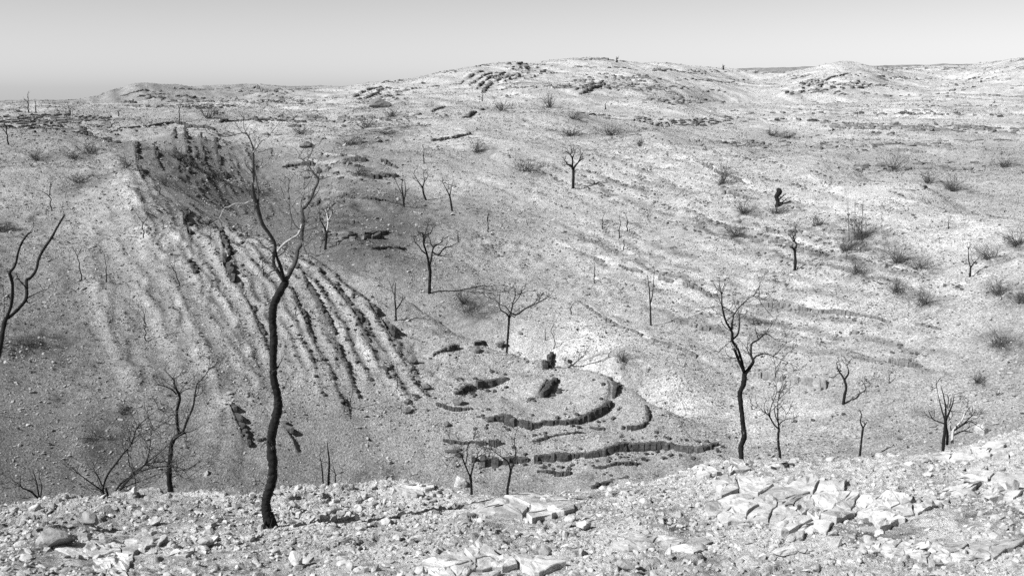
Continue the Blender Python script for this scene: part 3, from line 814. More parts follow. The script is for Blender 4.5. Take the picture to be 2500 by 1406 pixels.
def box_mesh(name, seed):
    r_ = random.Random(seed)
    bm = bmesh.new()
    bmesh.ops.create_cube(bm, size=1.0)
    bmesh.ops.subdivide_edges(bm, edges=bm.edges[:], cuts=1, use_grid_fill=True)
    for v in bm.verts:
        nb = sum(abs(c) > .4 for c in v.co)
        k = {3: .88, 2: .97, 1: 1.05}[nb]
        v.co = v.co * k
        v.co.x += r_.uniform(-.08, .08); v.co.y += r_.uniform(-.12, .12); v.co.z += r_.uniform(-.06, .06)
    bmesh.ops.triangulate(bm, faces=bm.faces[:])
    me = bpy.data.meshes.new(name); bm.to_mesh(me); bm.free()
    return me
BLOCKS = [box_mesh('ledge_block', 100 + k) for k in range(12)]
def rock_mesh(name, seed, sub, planes=11, squash=(1, 1, 1), rough=.05):
    """a lump split along flat faces"""
    r_ = np.random.default_rng(seed)
    bm = bmesh.new()
    bmesh.ops.create_icosphere(bm, subdivisions=sub, radius=1.0)
    co = np.array([v.co[:] for v in bm.verts])
    for _ in range(planes):
        n_ = r_.normal(0, 1, 3); n_ /= np.linalg.norm(n_); d_ = r_.uniform(.42, .82)
        over = np.maximum(co @ n_ - d_, 0); co -= over[:, None] * n_
    co += r_.normal(0, rough, co.shape) * .5
    co /= np.abs(co).max(0)
    co *= np.array(squash)
    for v, c in zip(bm.verts, co): v.co = c
    me = bpy.data.meshes.new(name); bm.to_mesh(me); bm.free()
    return me
STONES = [rock_mesh('stone', 200 + k, 2 if k < 7 else 1, 9, (1, random.Random(k).uniform(.5, .9), random.Random(k + 50).uniform(.22, .55))) for k in range(14)]
BLOCK_ARR = [mesh_arrays(m) for m in BLOCKS]
BLOCKS_BY_MAT = {}
def block_mesh(k, mat):
    key = (k, mat)
    if key not in BLOCKS_BY_MAT:
        m = BLOCKS[k].copy(); m.materials.append(M[mat]); BLOCKS_BY_MAT[key] = m
    return BLOCKS_BY_MAT[key]

def rotz(a): return np.array(((math.cos(a), -math.sin(a), 0), (math.sin(a), math.cos(a), 0), (0, 0, 1)))

# ------------------------------------------------------------------ rock ledges: each bed a thing, each block in it a piece
for q, ld in enumerate(LEDGES):
    thin = 'crossing' in ld['group']
    if ld['group'] in (G1, G2, G3, G4, G6) and ld['mat'] == 'ledge': ld['mat'] = 'blackledge'
    L, h, sg = ld['L'], ld['h'], ld['sg']
    rr = random.Random(500 + q)
    seg = np.linalg.norm(np.diff(L, axis=0), axis=1)
    s = np.concatenate([[0], np.cumsum(seg)])
    pieces = []
    pos = 0.0
    while pos < s[-1]:
        big = .55 + .95 * float(vnoise(np.array([pos / (h * 4 + .6)]), np.array([q * 5.3]), 78)[0] * .5 + .5)
        w = h * rr.uniform(.28, .85) * (.6 + .5 * big) * (2.2 if ld['how'] == 'r' else 1.0)
        u = pos / s[-1]
        tp = min(1, min(u, 1 - u) * 6 + .35)
        x = np.interp(pos + w / 2, s, L[:, 0]); y = np.interp(pos + w / 2, s, L[:, 1])
        e = min(pos + w, s[-1]); b = max(pos, 0)
        dx = np.interp(e, s, L[:, 0]) - np.interp(b, s, L[:, 0]); dy = np.interp(e, s, L[:, 1]) - np.interp(b, s, L[:, 1])
        a = math.atan2(dy, dx)
        nx, ny = -math.sin(a) * sg, math.cos(a) * sg          # towards the low side
        hv = h * tp * rr.uniform(.85, 1.08) * (.42 + .15 * big if thin else .75 * big if ld['how'] == 'r' else big if ld['hp'] < 19 else .62 + .45 * big)
        skip = vnoise(np.array([pos / (h * 5)]), np.array([q * 3.7]), 77)[0] < (-.85 if (ld['group'] == G1 and ld['hp'] > 12) or ld['group'] == G6 else -.4 if ld['hp'] > 16 or thin else -.25) or rr.random() < .06
        if not skip:
            off = rr.uniform(-.14, .18) * h + (.45 * h + .12) * float(vnoise(np.array([pos / 1.6]), np.array([q * 2.9]), 79)[0]) * (.25 if thin else 1.0 if ld['hp'] < 19 else .7)
            x2, y2 = x + nx * off, y + ny * off
            zt = ground_z(x - nx * (h * .3 + .25), y - ny * (h * .3 + .25))     # top of the bed
            zb = ground_z(x + nx * (h * .25 + .3), y + ny * (h * .25 + .3))
            top = max(zt + rr.uniform(-.12, .05) * h, zb + hv * .8)
            bot = zb - .25 * h
            pieces.append((x2, y2, (top + bot) / 2, w * rr.uniform(1.05, 1.5), h * rr.uniform(.4, .8), top - bot, a + rr.uniform(-.22, .22), rr.uniform(-.07, .07), rr.randrange(12)))
            for _ in range(3 if ld['hp'] > 14 else 1):
              if rr.random() < .4 and ld['blocks']:                             # a fallen block in front
                fw = h * rr.uniform(.12, .5); ff = h * (rr.uniform(.4, 2.6) if rr.random() < .7 else rr.uniform(-2.5, -.6))
                fx, fy = x + nx * ff, y + ny * ff
                pieces.append((fx, fy, ground_z(fx, fy) + fw * .2, fw, fw * 1.2, fw * .8, rr.uniform(0, 6), rr.uniform(-.3, .3), rr.randrange(12)))
        pos += w
    if not pieces: continue
    c = pieces[len(pieces) // 2]
    if ld['blocks'] and len(pieces) <= 300:
        root = empty('rock_ledge', (c[0], c[1], ground_z(c[0], c[1])))
        tag(root, ld['label'], 'rock ledge', ld['group'])
        for (x, y, z, sx, sy, sz, a, tl, k) in pieces:
            o = obj('rock_block', block_mesh(k, ld['mat']), None, root)
            o.location = (x - c[0], y - c[1], z - root.location[2]); o.scale = (sx, sy, sz); o.rotation_euler = (tl, tl * .5, a)
    else:
        V, Fc, n0 = [], [], 0
        for (x, y, z, sx, sy, sz, a, tl, k) in pieces:
            v, f = BLOCK_ARR[k]
            V.append((v * np.array((sx, sy, sz))) @ rotz(a).T + np.array((x, y, z))); Fc.append(f + n0); n0 += len(v)
        o = obj('rock_ledge', mesh_np('rock_ledge', np.vstack(V), np.vstack(Fc)), M[ld['mat']])
        tag(o, ld['label'], 'rock ledge', ld['group'])

# ------------------------------------------------------------------ fractured bedrock in the foreground: slabs between cracks
def clip_poly(poly, nx, ny, c):
    out = []
    for i in range(len(poly)):
        a, b = poly[i], poly[(i + 1) % len(poly)]
        da, db = a[0] * nx + a[1] * ny - c, b[0] * nx + b[1] * ny - c
        if da <= 0: out.append(a)
        if (da < 0 < db) or (db < 0 < da):
            t = da / (da - db); out.append((a[0] + (b[0] - a[0]) * t, a[1] + (b[1] - a[1]) * t))
    return out

def outcrop(cx, cy, rx, ry, cw, ch, thick, label, seed, shear=0.0):
    r = random.Random(seed)
    seeds = []
    for _ in range(int(4.4 * (rx + cw) * (ry + ch) / (cw * ch))):
        p = (r.uniform(-rx - cw, rx + cw), r.uniform(-ry - ch, ry + ch))
        if all(((p[0] - q[0]) / cw) ** 2 + ((p[1] - q[1]) / ch) ** 2 > .16 for q in seeds): seeds.append(p)
    p0, _ = hit(cx, cy)
    asp = cw / ch
    made = []
    for (x, y) in seeds:
        if (x / rx) ** 2 + (y / ry) ** 2 > r.uniform(.6, 1.1) or r.random() < .07: continue
        poly = [(x - 2 * cw, y - 2 * ch), (x + 2 * cw, y - 2 * ch), (x + 2 * cw, y + 2 * ch), (x - 2 * cw, y + 2 * ch)]
        for (u, v) in seeds:
            if (u, v) == (x, y) or abs(u - x) > 4 * cw or abs(v - y) > 4 * ch: continue
            nx, ny = (u - x), (v - y) * asp * asp
            poly = clip_poly(poly, nx, ny, nx * (u + x) / 2 + ny * (v + y) / 2)
            if len(poly) < 3: break
        if len(poly) < 3: continue
        mx, my = np.mean([p[0] for p in poly]), np.mean([p[1] for p in poly])
        pl = []
        for i in range(len(poly)):
            a, b = np.array(poly[i]), np.array(poly[(i + 1) % len(poly)])
            ne = max(1, min(5, int(np.hypot((b - a)[0] / cw, (b - a)[1] / ch) * 4)))
            for k in range(ne): pl.append(tuple(a + (b - a) * k / ne))
        gap = r.uniform(.88, .96)
        th = thick * (.35 + .35 * r.random() ** 2)
        tilt = (r.uniform(-.3, .3), r.uniform(-.3, .3))
        rings = []
        bad = False
        for inset, up in ((gap * 1.0, None), (gap, .86), (gap * .965, 1.0), (gap * .6, 1.06), (gap * .25, 1.09)):
            ring = []
            for (a, b) in pl:
                ga, gb = mx + (a - mx) * inset, my + (b - my) * inset
                wx = vnoise(np.array([ga / cw * 3.1]), np.array([gb / ch * 3.1]), seed)[0] * .10 * cw
                wy = vnoise(np.array([ga / cw * 3.1]), np.array([gb / ch * 3.1]), seed + 50)[0] * .10 * ch
                w, rg = hit(cx + ga + wx + shear * gb, cy + gb + wy)
                bad = bad or rg > 17.5
                z = ground_z(w[0], w[1])
                k = th * (1 + tilt[0] * (ga - mx) / cw + tilt[1] * (gb - my) / ch) + .016 * vnoise(np.array([w[0] * 8]), np.array([w[1] * 8]), 91)[0] + .008 * vnoise(np.array([w[0] * 25]), np.array([w[1] * 25]), 92)[0]
                ring.append((w[0], w[1], z - .1 if up is None else z + k * up))
            rings.append(ring)
        rings = [np.array(q) for q in rings]
        if bad or np.ptp(rings[0][:, 1]) > 1.8 or np.ptp(rings[0][:, 0]) > 1.5: continue
        n = len(pl)
        made.append((rings, n))
    if not made: return
    root = empty('bedrock_outcrop', p0)
    tag(root, label, 'rock outcrop', 'cracked bedrock outcrops on the foreground ridge')
    for rings, n in made:
        V = np.vstack(rings + [rings[-1].mean(0)[None]]) - np.array(p0)
        Fc = []
        for i in range(n):
            j = (i + 1) % n
            for lo in range(0, 4 * n, n):
                Fc += [(lo + i, lo + j, lo + n + j), (lo + i, lo + n + j, lo + n + i)]
            Fc.append((4 * n + i, 4 * n + j, 5 * n))
        Fc = np.array(Fc)
        if np.cross(V[Fc[-1][1]] - V[Fc[-1][0]], V[Fc[-1][2]] - V[Fc[-1][0]])[2] < 0: Fc = Fc[:, ::-1]
        obj('slab', mesh_np('slab', V, Fc, False), M['slab'], root)

outcrop(2010, 1240, 330, 58, 56, 27, .095, 'large cracked pale bedrock outcrop right of centre on the foreground ridge', 1, -.5)
outcrop(2390, 1190, 130, 40, 52, 22, .08, 'cracked bedrock outcrop at the right frame edge', 2, -.6)
outcrop(2330, 1100, 170, 28, 50, 15, .07, 'bedrock slabs along the rising right-hand ridge line', 3)
outcrop(1310, 1232, 110, 28, 80, 26, .11, 'two rounded bedrock humps crossed by the tree shadow', 4)
outcrop(1180, 1385, 170, 36, 66, 26, .09, 'pale cracked bedrock at the bottom frame edge in the middle', 5)
outcrop(270, 1355, 200, 36, 76, 24, .045, 'pale flat bedrock sheet at the lower left', 6)
outcrop(1760, 1150, 70, 26, 50, 24, .09, 'pale bedrock knob beside the right-hand trunk foot', 7)
outcrop(1060, 1198, 130, 14, 54, 13, .08, 'broken bedrock rim left of the forked pair of trees', 8)
outcrop(1880, 1130, 120, 14, 60, 14, .06, 'bedrock rim between the right-hand trunk and the slim tree', 9)
outcrop(1620, 1330, 130, 20, 60, 16, .05, 'low cracked bedrock in the lower middle right', 10)
outcrop(2260, 1345, 180, 26, 70, 20, .05, 'low cracked bedrock at the lower right', 12)

# ------------------------------------------------------------------ wood: tubes along bent lines
def smooth_line(P, w, sub=4):
    P, w = np.asarray(P, float), np.asarray(w, float)
    if len(P) == 2: P = np.vstack([P[0], P.mean(0), P[1]]); w = np.array([w[0], w.mean(), w[1]])
    Q, ww = [], []
    for i in range(len(P) - 1):
        p0 = P[max(i - 1, 0)]; p1 = P[i]; p2 = P[i + 1]; p3 = P[min(i + 2, len(P) - 1)]
        for k in range(sub):
            t = k / sub
            Q.append(.5 * ((2 * p1) + (-p0 + p2) * t + (2 * p0 - 5 * p1 + 4 * p2 - p3) * t * t + (-p0 + 3 * p1 - 3 * p2 + p3) * t ** 3))
            ww.append(w[i] * (1 - t) + w[i + 1] * t)
    Q.append(P[-1]); ww.append(w[-1])
    return np.array(Q), np.array(ww)

def tube(P, rad, k=6, rough=0.0, rs=None):
    n = len(P)
    d = np.gradient(P, axis=0); d /= np.linalg.norm(d, axis=1)[:, None] + 1e-9
    ref = np.array((0.3, 1.0, 0.12)); ref /= np.linalg.norm(ref)
    a = np.cross(d, ref); a /= np.linalg.norm(a, axis=1)[:, None] + 1e-9
    b = np.cross(d, a)
    th = np.arange(k) / k * 2 * math.pi
    rr = rad[:, None] * np.ones((1, k))
    if rough: rr = rr * (1 + rough * rs.uniform(-1, 1, (n, k)))
    V = P[:, None] + rr[..., None] * (np.cos(th)[None, :, None] * a[:, None] + np.sin(th)[None, :, None] * b[:, None])
    V = np.vstack([V.reshape(-1, 3), P[-1][None], P[0][None]])
    i, j = np.meshgrid(np.arange(n - 1), np.arange(k), indexing='ij')
    A_, B_ = i * k + j, i * k + (j + 1) % k
    Fq = np.stack([A_, B_, B_ + k], -1).reshape(-1, 3), np.stack([A_, B_ + k, A_ + k], -1).reshape(-1, 3)
    jj = np.arange(k); cap = np.stack([(n - 1) * k + jj, (n - 1) * k + (jj + 1) % k, np.full(k, n * k)], 1)
    cap0 = np.stack([(jj + 1) % k, jj, np.full(k, n * k + 1)], 1)
    return V, np.vstack([Fq[0], Fq[1], cap, cap0])

class Wood:
    def __init__(s): s.V, s.F, s.n = [], [], 0
    def add(s, P, rad, k=6, rough=0.0, rs=None):
        v, f = tube(P, rad, k, rough, rs); s.V.append(v); s.F.append(f + s.n); s.n += len(v)
    def build(s, name, mat, parent, origin):
        if not s.V: return None
        return obj(name, mesh_np(name, np.vstack(s.V) - origin, np.vstack(s.F), True), M[mat], parent)

def grow(w, rs, p, d, length, rad, depth, spread=.55, up=.25, wig=.35, kids=(1, 3), k=4, minr=.002):
    """a bent branch with smaller ones; lines are added to w"""
    n = 5
    P = [p]; dd = d / np.linalg.norm(d)
    for i in range(n):
        dd = dd + rs.normal(0, wig * .5, 3) + np.array((0, 0, up * .25)); dd /= np.linalg.norm(dd)
        P.append(P[-1] + dd * length / n)
    P = np.array(P)
    rad_l = np.linspace(rad, max(rad * .45, minr), n + 1)
    Q, rl = smooth_line(P, rad_l, 2)
    w.add(Q, rl, k)
    if depth > 0:
        for _ in range(rs.integers(kids[0], kids[1] + 1)):
            i = rs.integers(2, n + 1)
            nd = dd + rs.normal(0, spread, 3); nd[2] = abs(nd[2]) * .6 + up * .6
            grow(w, rs, P[i], nd, length * rs.uniform(.45, .75), max(rad_l[i] * .65, minr), depth - 1, spread, up, wig, kids, max(3, k - 1), minr)

def traced(label, base, trunk, limbs, seed, group, depth_r=None, twigs=14, twig_len=.35, mat='char', limb_mats=None, name='burnt_tree', flare=1.0, twig_mat='twig', limb_k=6):
    """a tree drawn from its own outline; each limb leans towards or away from the viewer by its own amount.
    base: range in metres; trunk: [(px, py, width px)]; limbs: lists of the same"""
    rs = np.random.default_rng(seed)
    D = base
    foot = at(trunk[0][0], trunk[0][1], D)
    gz = ground_z(foot[0], foot[1])
    root = empty(name, (foot[0], foot[1], gz))
    tag(root, label, 'tree', group)
    org = np.array((foot[0], foot[1], gz))
    known = []
    def conv(pts, d0, drift):
        P, wd = [], []
        L = 0.0; d = d0
        for i, (a, b, w_) in enumerate(pts):
            if i: 
                ln = math.hypot(a - pts[i - 1][0], b - pts[i - 1][1]) / F * D
                L += ln; d = d + drift * ln + rs.normal(0, .05) * ln
            P.append(at(a, b, d)); wd.append(w_ / 2 / F * d); known.append((a, b, d))
        return np.array(P), np.array(wd)
    P, wd = conv(trunk, D, 0)
    low = np.array((P[0][0], P[0][1], gz - .15))
    if P[0][2] > gz + .05:
        P = np.vstack([low, (low + P[0]) / 2, P]); wd = np.concatenate([[wd[0] * 1.25 * flare, wd[0] * 1.05], wd])
    else:
        P = np.vstack([low, P]); wd = np.concatenate([[wd[0] * 1.2 * flare], wd])
    t = Wood(); Q, r_ = smooth_line(P, wd, 12 if D < 13 else 6)
    r_ = r_ * (1 + .08 * vnoise(np.arange(len(r_)) * .3, np.full(len(r_), seed * 1.3), 5) + .05 * vnoise(np.arange(len(r_)) * .9, np.full(len(r_), seed * 2.3), 6))
    t.add(Q, r_, 14 if D < 13 else 10, .13 if D < 25 else .06, rs)
    t.build('trunk', mat, root, org)
    cr = Wood()
    for li, lb in enumerate(limbs):
        a, b = lb[0][:2]
        kk = min(known, key=lambda q: (q[0] - a) ** 2 + (q[1] - b) ** 2)
        drift = rs.uniform(.25, .7) * (1 if li % 2 else -1)
        P, wd = conv(lb, kk[2], drift)
        w = Wood(); Q, r_ = smooth_line(P, wd, 4)
        w.add(Q, r_, limb_k, .06, rs)
        lm = (limb_mats or {}).get(li, mat)
        w.build('branch', lm, root, org)
        nt = max(1, int(round(twigs * len(lb) / 8)))
        for _ in range(nt):
            i = rs.integers(max(1, len(P) // 2), len(P))
            d = (P[i] - P[i - 1]); d /= np.linalg.norm(d) + 1e-9
            d = d * .8 + rs.normal(0, .55, 3)
            grow(cr, rs, P[i] * 1.0, d, twig_len * rs.uniform(.5, 1.2), max(wd[i] * .45, .0035 * D / 11), 1, .6, .2, .4, (1, 3), 4, .0022 * D / 11)
    cr.build('crown', twig_mat, root, org)
    return root

GE = 'burnt trees standing on the foreground ridge'
traced('tallest burnt tree, black crooked trunk forking into two pale-tipped limbs', 11.1,
       [(664, 1292, 31), (652, 1255, 26), (650, 1220, 23), (662, 1180, 23), (666, 1140, 24), (662, 1080, 22), (668, 1040, 23), (678, 1000, 23), (678, 970, 20), (668, 920, 18), (667, 870, 18), (668, 820, 19), (665, 780, 19), (668, 745, 19), (682, 715, 18), (694, 695, 19), (697, 684, 17)],
       [[(695, 688, 13), (682, 668, 11), (669, 648, 9.5), (668, 625, 9), (671, 597, 9), (658, 572, 9), (642, 549, 10), (632, 520, 11), (625, 495, 12), (617, 461, 9), (619, 424, 7), (618, 367, 4.5), (612, 345, 3.2), (604, 328, 2.6), (594, 325, 2), (574, 329, 1.6), (553, 333, 1)],
        [(697, 686, 13), (710, 662, 12), (722, 637, 11), (727, 609, 11), (735, 597, 9.5), (737, 566, 11), (740, 538, 11), (737, 512, 9), (745, 506, 8), (759, 486, 7), (767, 464, 7), (777, 438, 6.5), (762, 418, 5.5), (748, 398, 4), (738, 390, 2.5), (728, 386, 1.5)],
        [(625, 497, 6), (619, 497, 5), (608, 493, 4), (597, 498, 4), (574, 498, 3.5), (558, 506, 3), (547, 509, 2.2), (534, 535, 1.8), (511, 551, 1)],
        [(668, 640, 5), (671, 626, 6), (682, 608, 6), (696, 594, 6), (712, 583, 5.5), (725, 575, 5), (732, 563, 4.5), (736, 548, 4)],
        [(619, 372, 4.5), (628, 358, 4), (639, 344, 4), (652, 338, 2.5), (660, 345, 1.5), (664, 362, 1)],
        [(727, 575, 4.5), (733, 583, 4.5), (739, 592, 4), (747, 616, 3.5), (754, 617, 3), (762, 620, 2.5), (773, 626, 1.5)],
        [(762, 620, 2), (745, 628, 2), (722, 641, 1)],
        [(730, 560, 3.5), (716, 543, 3.5), (709, 520, 3), (707, 503, 2.5), (707, 485, 1.6), (704, 470, 1)],
        [(730, 558, 2.5), (726, 535, 2.2), (722, 515, 1.8), (709, 495, 1.4), (722, 488, 1), (742, 463, .8)],
        [(629, 505, 5), (631, 485, 5), (630, 462, 5), (626, 440, 4.5), (622, 418, 3)],
        [(694, 692, 8), (690, 668, 9), (684, 648, 9), (676, 628, 7), (672, 605, 6)],
        [(671, 598, 3), (655, 602, 2), (630, 600, 1.2), (600, 585, .8)],
        [(739, 530, 4), (752, 545, 2.5), (768, 556, 1.5), (790, 575, .8)],
        [(736, 512, 3), (735, 498, 2.5), (736, 488, 1)],
        [(669, 618, 2), (660, 630, 1.6), (646, 650, 1)], [(662, 1252, 12), (670, 1272, 11), (678, 1288, 8), (684, 1298, 4)], [(652, 1255, 8), (646, 1280, 8), (640, 1296, 4)],
        [(668, 905, 8), (676, 898, 6), (681, 894, 4)], [(664, 1085, 8), (654, 1076, 6)]],
       1, GE, twigs=5, twig_len=.22, limb_mats={2: 'bare', 3: 'bare', 4: 'bare', 5: 'bare', 6: 'bare', 8: 'bare', 7: 'grey_bark', 11: 'bare', 12: 'twig', 0: 'grey_bark', 1: 'grey_bark', 9: 'grey_bark', 10: 'char'}, twig_mat='grey_bark', flare=1.15)
traced('black leafless tree at the left frame edge with two long bare upward limbs', 15.0,
       [(-58, 1240, 13), (-52, 1140, 12), (-40, 1040, 11), (-18, 930, 10.5), (-3, 864, 10), (10, 793, 10), (16, 775, 9)],
       [[(16, 776, 8), (28, 742, 7.5), (31, 699, 7), (26, 675, 7.5), (24, 665, 7), (37, 648, 5.5), (45, 614, 5), (54, 591, 5), (68, 572, 4.5), (77, 567, 2.5)],
        [(16, 777, 8), (28, 770, 8), (51, 747, 7.5), (64, 728, 7.5), (65, 700, 7), (65, 683, 7), (74, 679, 6.5), (88, 659, 6), (94, 634, 6), (105, 611, 6), (125, 582, 5.5), (142, 551, 4.5), (154, 531, 4.5), (158, 525, 4)],
        [(64, 712, 3.5), (61, 699, 3), (48, 685, 2.2), (39, 668, 1.2)], [(64, 729, 3.5), (78, 722, 2.5), (93, 714, 1)], [(64, 730, 3.5), (69, 739, 3), (82, 737, 1)],
        [(-6, 880, 3), (6, 850, 1.6), (10, 720, 1.4), (0, 690, 1)]],
       2, GE, twigs=1, twig_len=.2)
traced('black tree with a bent trunk at the right, forked crown of curling limbs', 19.0,
       [(1810, 1128, 12.5), (1809, 1091, 13), (1817, 1065, 13), (1814, 1040, 12), (1812, 1014, 11), (1808, 981, 11), (1807, 958, 12), (1815, 937, 13), (1818, 911, 13)],
       [[(1817, 908, 9), (1804, 881, 7), (1795, 855, 6.5), (1797, 845, 7), (1788, 832, 7.5), (1787, 810, 6), (1772, 784, 5), (1763, 747, 4), (1762, 720, 2.6), (1755, 690, 1)],
        [(1820, 911, 10), (1829, 899, 9), (1837, 887, 8), (1839, 879, 7), (1834, 867, 5.5), (1835, 840, 4.5), (1850, 830, 4), (1870, 815, 3), (1890, 827, 1.2)],
        [(1817, 905, 6), (1809, 874, 6.5), (1801, 850, 5.5)],
        [(1787, 829, 5), (1802, 814, 4), (1806, 777, 3), (1800, 763, 1.5)],
        [(1787, 804, 4), (1789, 780, 3), (1797, 760, 2.6), (1815, 740, 2.2), (1837, 723, 1.6), (1854, 732, .8)],
        [(1852, 830, 3), (1849, 820, 2.2), (1846, 809, 1)],
        [(1839, 878, 4.5), (1847, 869, 4), (1867, 863, 3.2), (1887, 869, 2.6), (1907, 877, 1.8), (1932, 888, .8)],
        [(1834, 872, 3), (1828, 864, 2.5), (1820, 859, 1)], [(1763, 747, 2.5), (1780, 757, 2), (1797, 765, 1)], [(1787, 831, 4), (1783, 833, 4)]],
       3, GE, twigs=9, twig_len=.34)
traced('slim black tree with a fan of fine branches right of the bent tree', 21.0,
       [(1904, 1119, 7), (1901, 1090, 6), (1900, 1064, 6), (1902, 1046, 6)],
       [[(1902, 1047, 5), (1890, 1036, 4), (1877, 1014, 3.2), (1870, 1008, 3), (1865, 996, 1.4)], [(1880, 1018, 3), (1880, 1004, 2.8), (1887, 981, 2), (1897, 958, 1)],
        [(1902, 1045, 4.5), (1899, 1022, 3.5), (1899, 1001, 3), (1900, 974, 2), (1909, 952, 1)], [(1902, 1036, 3), (1910, 1028, 2.2), (1917, 1024, 2), (1919, 1012, 1)], [(1899, 1030, 3), (1892, 1010, 2.2), (1890, 995, 1)]],
       4, GE, twigs=12, twig_len=.3)
traced('black forked tree at lower left with a kinked trunk', 15.5,
       [(418, 1214, 14), (413, 1165, 13), (416, 1117, 11), (419, 1085, 10.5), (428, 1067, 10.5), (442, 1058, 11)],
       [[(440, 1060, 8), (434, 1045, 8), (432, 1004, 7.5), (439, 975, 7), (436, 960, 6), (427, 944, 4), (423, 926, 2.6), (403, 906, 1)],
        [(443, 1059, 8), (450, 1046, 6.5), (457, 1025, 6.5), (471, 994, 5.5), (475, 970, 4.5), (481, 938, 3), (491, 928, 2.5), (508, 904, 2), (512, 873, .8)],
        [(431, 962, 4), (420, 951, 3), (403, 943, 2.5), (385, 938, 1)], [(436, 962, 2.5), (455, 950, 2), (470, 945, 1)], [(508, 904, 1.6), (520, 898, 1.2), (535, 896, .6)], [(447, 1058, 6), (453, 1056, 5)]],
       5, GE, twigs=9, twig_len=.26)
traced('thicket of thin charred stems bowed to the right at lower left', 14.6,
       [(268, 1228, 7), (262, 1205, 5.5), (258, 1190, 5)],
       [[(255, 1222, 5), (252, 1192, 5), (263, 1158, 5), (284, 1130, 4.5), (304, 1103, 4), (321, 1083, 3.5), (334, 1045, 2.6), (358, 1021, 1.8), (386, 998, .8)],
        [(270, 1224, 5), (290, 1186, 5), (314, 1165, 5), (355, 1134, 4), (392, 1127, 3), (410, 1130, 1.6), (440, 1160, .8)],
        [(284, 1226, 5), (297, 1189, 4.5), (324, 1161, 4.5), (362, 1144, 4), (410, 1138, 3), (444, 1144, 2), (461, 1165, .8)],
        [(287, 1216, 4), (307, 1199, 3.5), (328, 1192, 2.5), (329, 1160, 1.6), (320, 1120, .9)],
        [(252, 1199, 4), (222, 1178, 3), (191, 1155, 2), (167, 1134, .8)], [(250, 1186, 3.5), (240, 1165, 2.6), (229, 1144, 1)],
        [(290, 1200, 4.5), (317, 1168, 4), (355, 1131, 3.5), (365, 1097, 2.6), (369, 1063, 1.8), (372, 1042, .8)], [(355, 1131, 3), (392, 1103, 2), (427, 1069, 1)],
        [(312, 1094, 2.5), (314, 1125, 2.2), (324, 1150, 2), (327, 1165, 2)], [(334, 1046, 2), (365, 1040, 1.2), (390, 1030, .8)],
        [(268, 1222, 4), (258, 1208, 3), (250, 1195, 2)], [(300, 1190, 3), (340, 1175, 2.2), (395, 1155, 1.4), (420, 1150, .8)]],
       6, GE, twigs=16, twig_len=.34, name='burnt_thicket')
traced('small forked burnt stub at the far lower left', 14.2,
       [(97, 1240, 7), (97, 1219, 6.5)],
       [[(97, 1220, 5), (75, 1199, 4), (51, 1187, 3), (51, 1158, 1.2)], [(96, 1216, 4.5), (89, 1178, 3), (80, 1146, 1.2)], [(98, 1218, 4), (102, 1189, 2.6), (98, 1170, 1)], [(98, 1219, 3), (108, 1215, 2)]],
       7, GE, twigs=7, twig_len=.2)
traced('left tree of the small forked pair at the centre ridge edge', 15.5,
       [(1151, 1187, 6.5), (1148, 1163, 6.5)],
       [[(1148, 1164, 5), (1134, 1131, 4), (1124, 1107, 2.5), (1108, 1115, 1.2)], [(1149, 1163, 5), (1155, 1138, 4), (1162, 1120, 3), (1180, 1105, 1.2)], [(1136, 1134, 3), (1141, 1110, 2.6), (1141, 1090, 2), (1155, 1072, .8)], [(1160, 1122, 2.4), (1178, 1126, 1.8), (1190, 1122, .9)]],
       8, GE, twigs=11, twig_len=.26, twig_mat='grey_bark')
traced('right tree of the small forked pair at the centre ridge edge', 15.5,
       [(1239, 1197, 6.5), (1243, 1172, 6.5), (1247, 1148, 6)],
       [[(1247, 1150, 5), (1240, 1127, 4), (1223, 1114, 2.6), (1199, 1096, 1)], [(1247, 1149, 5), (1257, 1120, 4), (1258, 1095, 3), (1256, 1073, 2), (1261, 1050, .8)], [(1248, 1150, 2), (1255, 1130, 1.4)]],
       9, GE, twigs=11, twig_len=.26, twig_mat='grey_bark')
traced('pair of thin charred poles joined by a cross twig at the ridge edge', 16.5,
       [(802, 1180, 6), (804, 1131, 5), (801, 1100, 3), (799, 1078, 1.2)],
       [[(789, 1183, 4.5), (786, 1140, 3.6), (780, 1110, 1.2)], [(803, 1131, 2), (795, 1128, 1.5), (785, 1131, 1)], [(819, 1180, 4), (818, 1155, 2.5), (812, 1135, 1)], [(819, 1160, 2), (830, 1155, 1.2), (838, 1160, .8)]],
       10, GE, twigs=5, twig_len=.2)
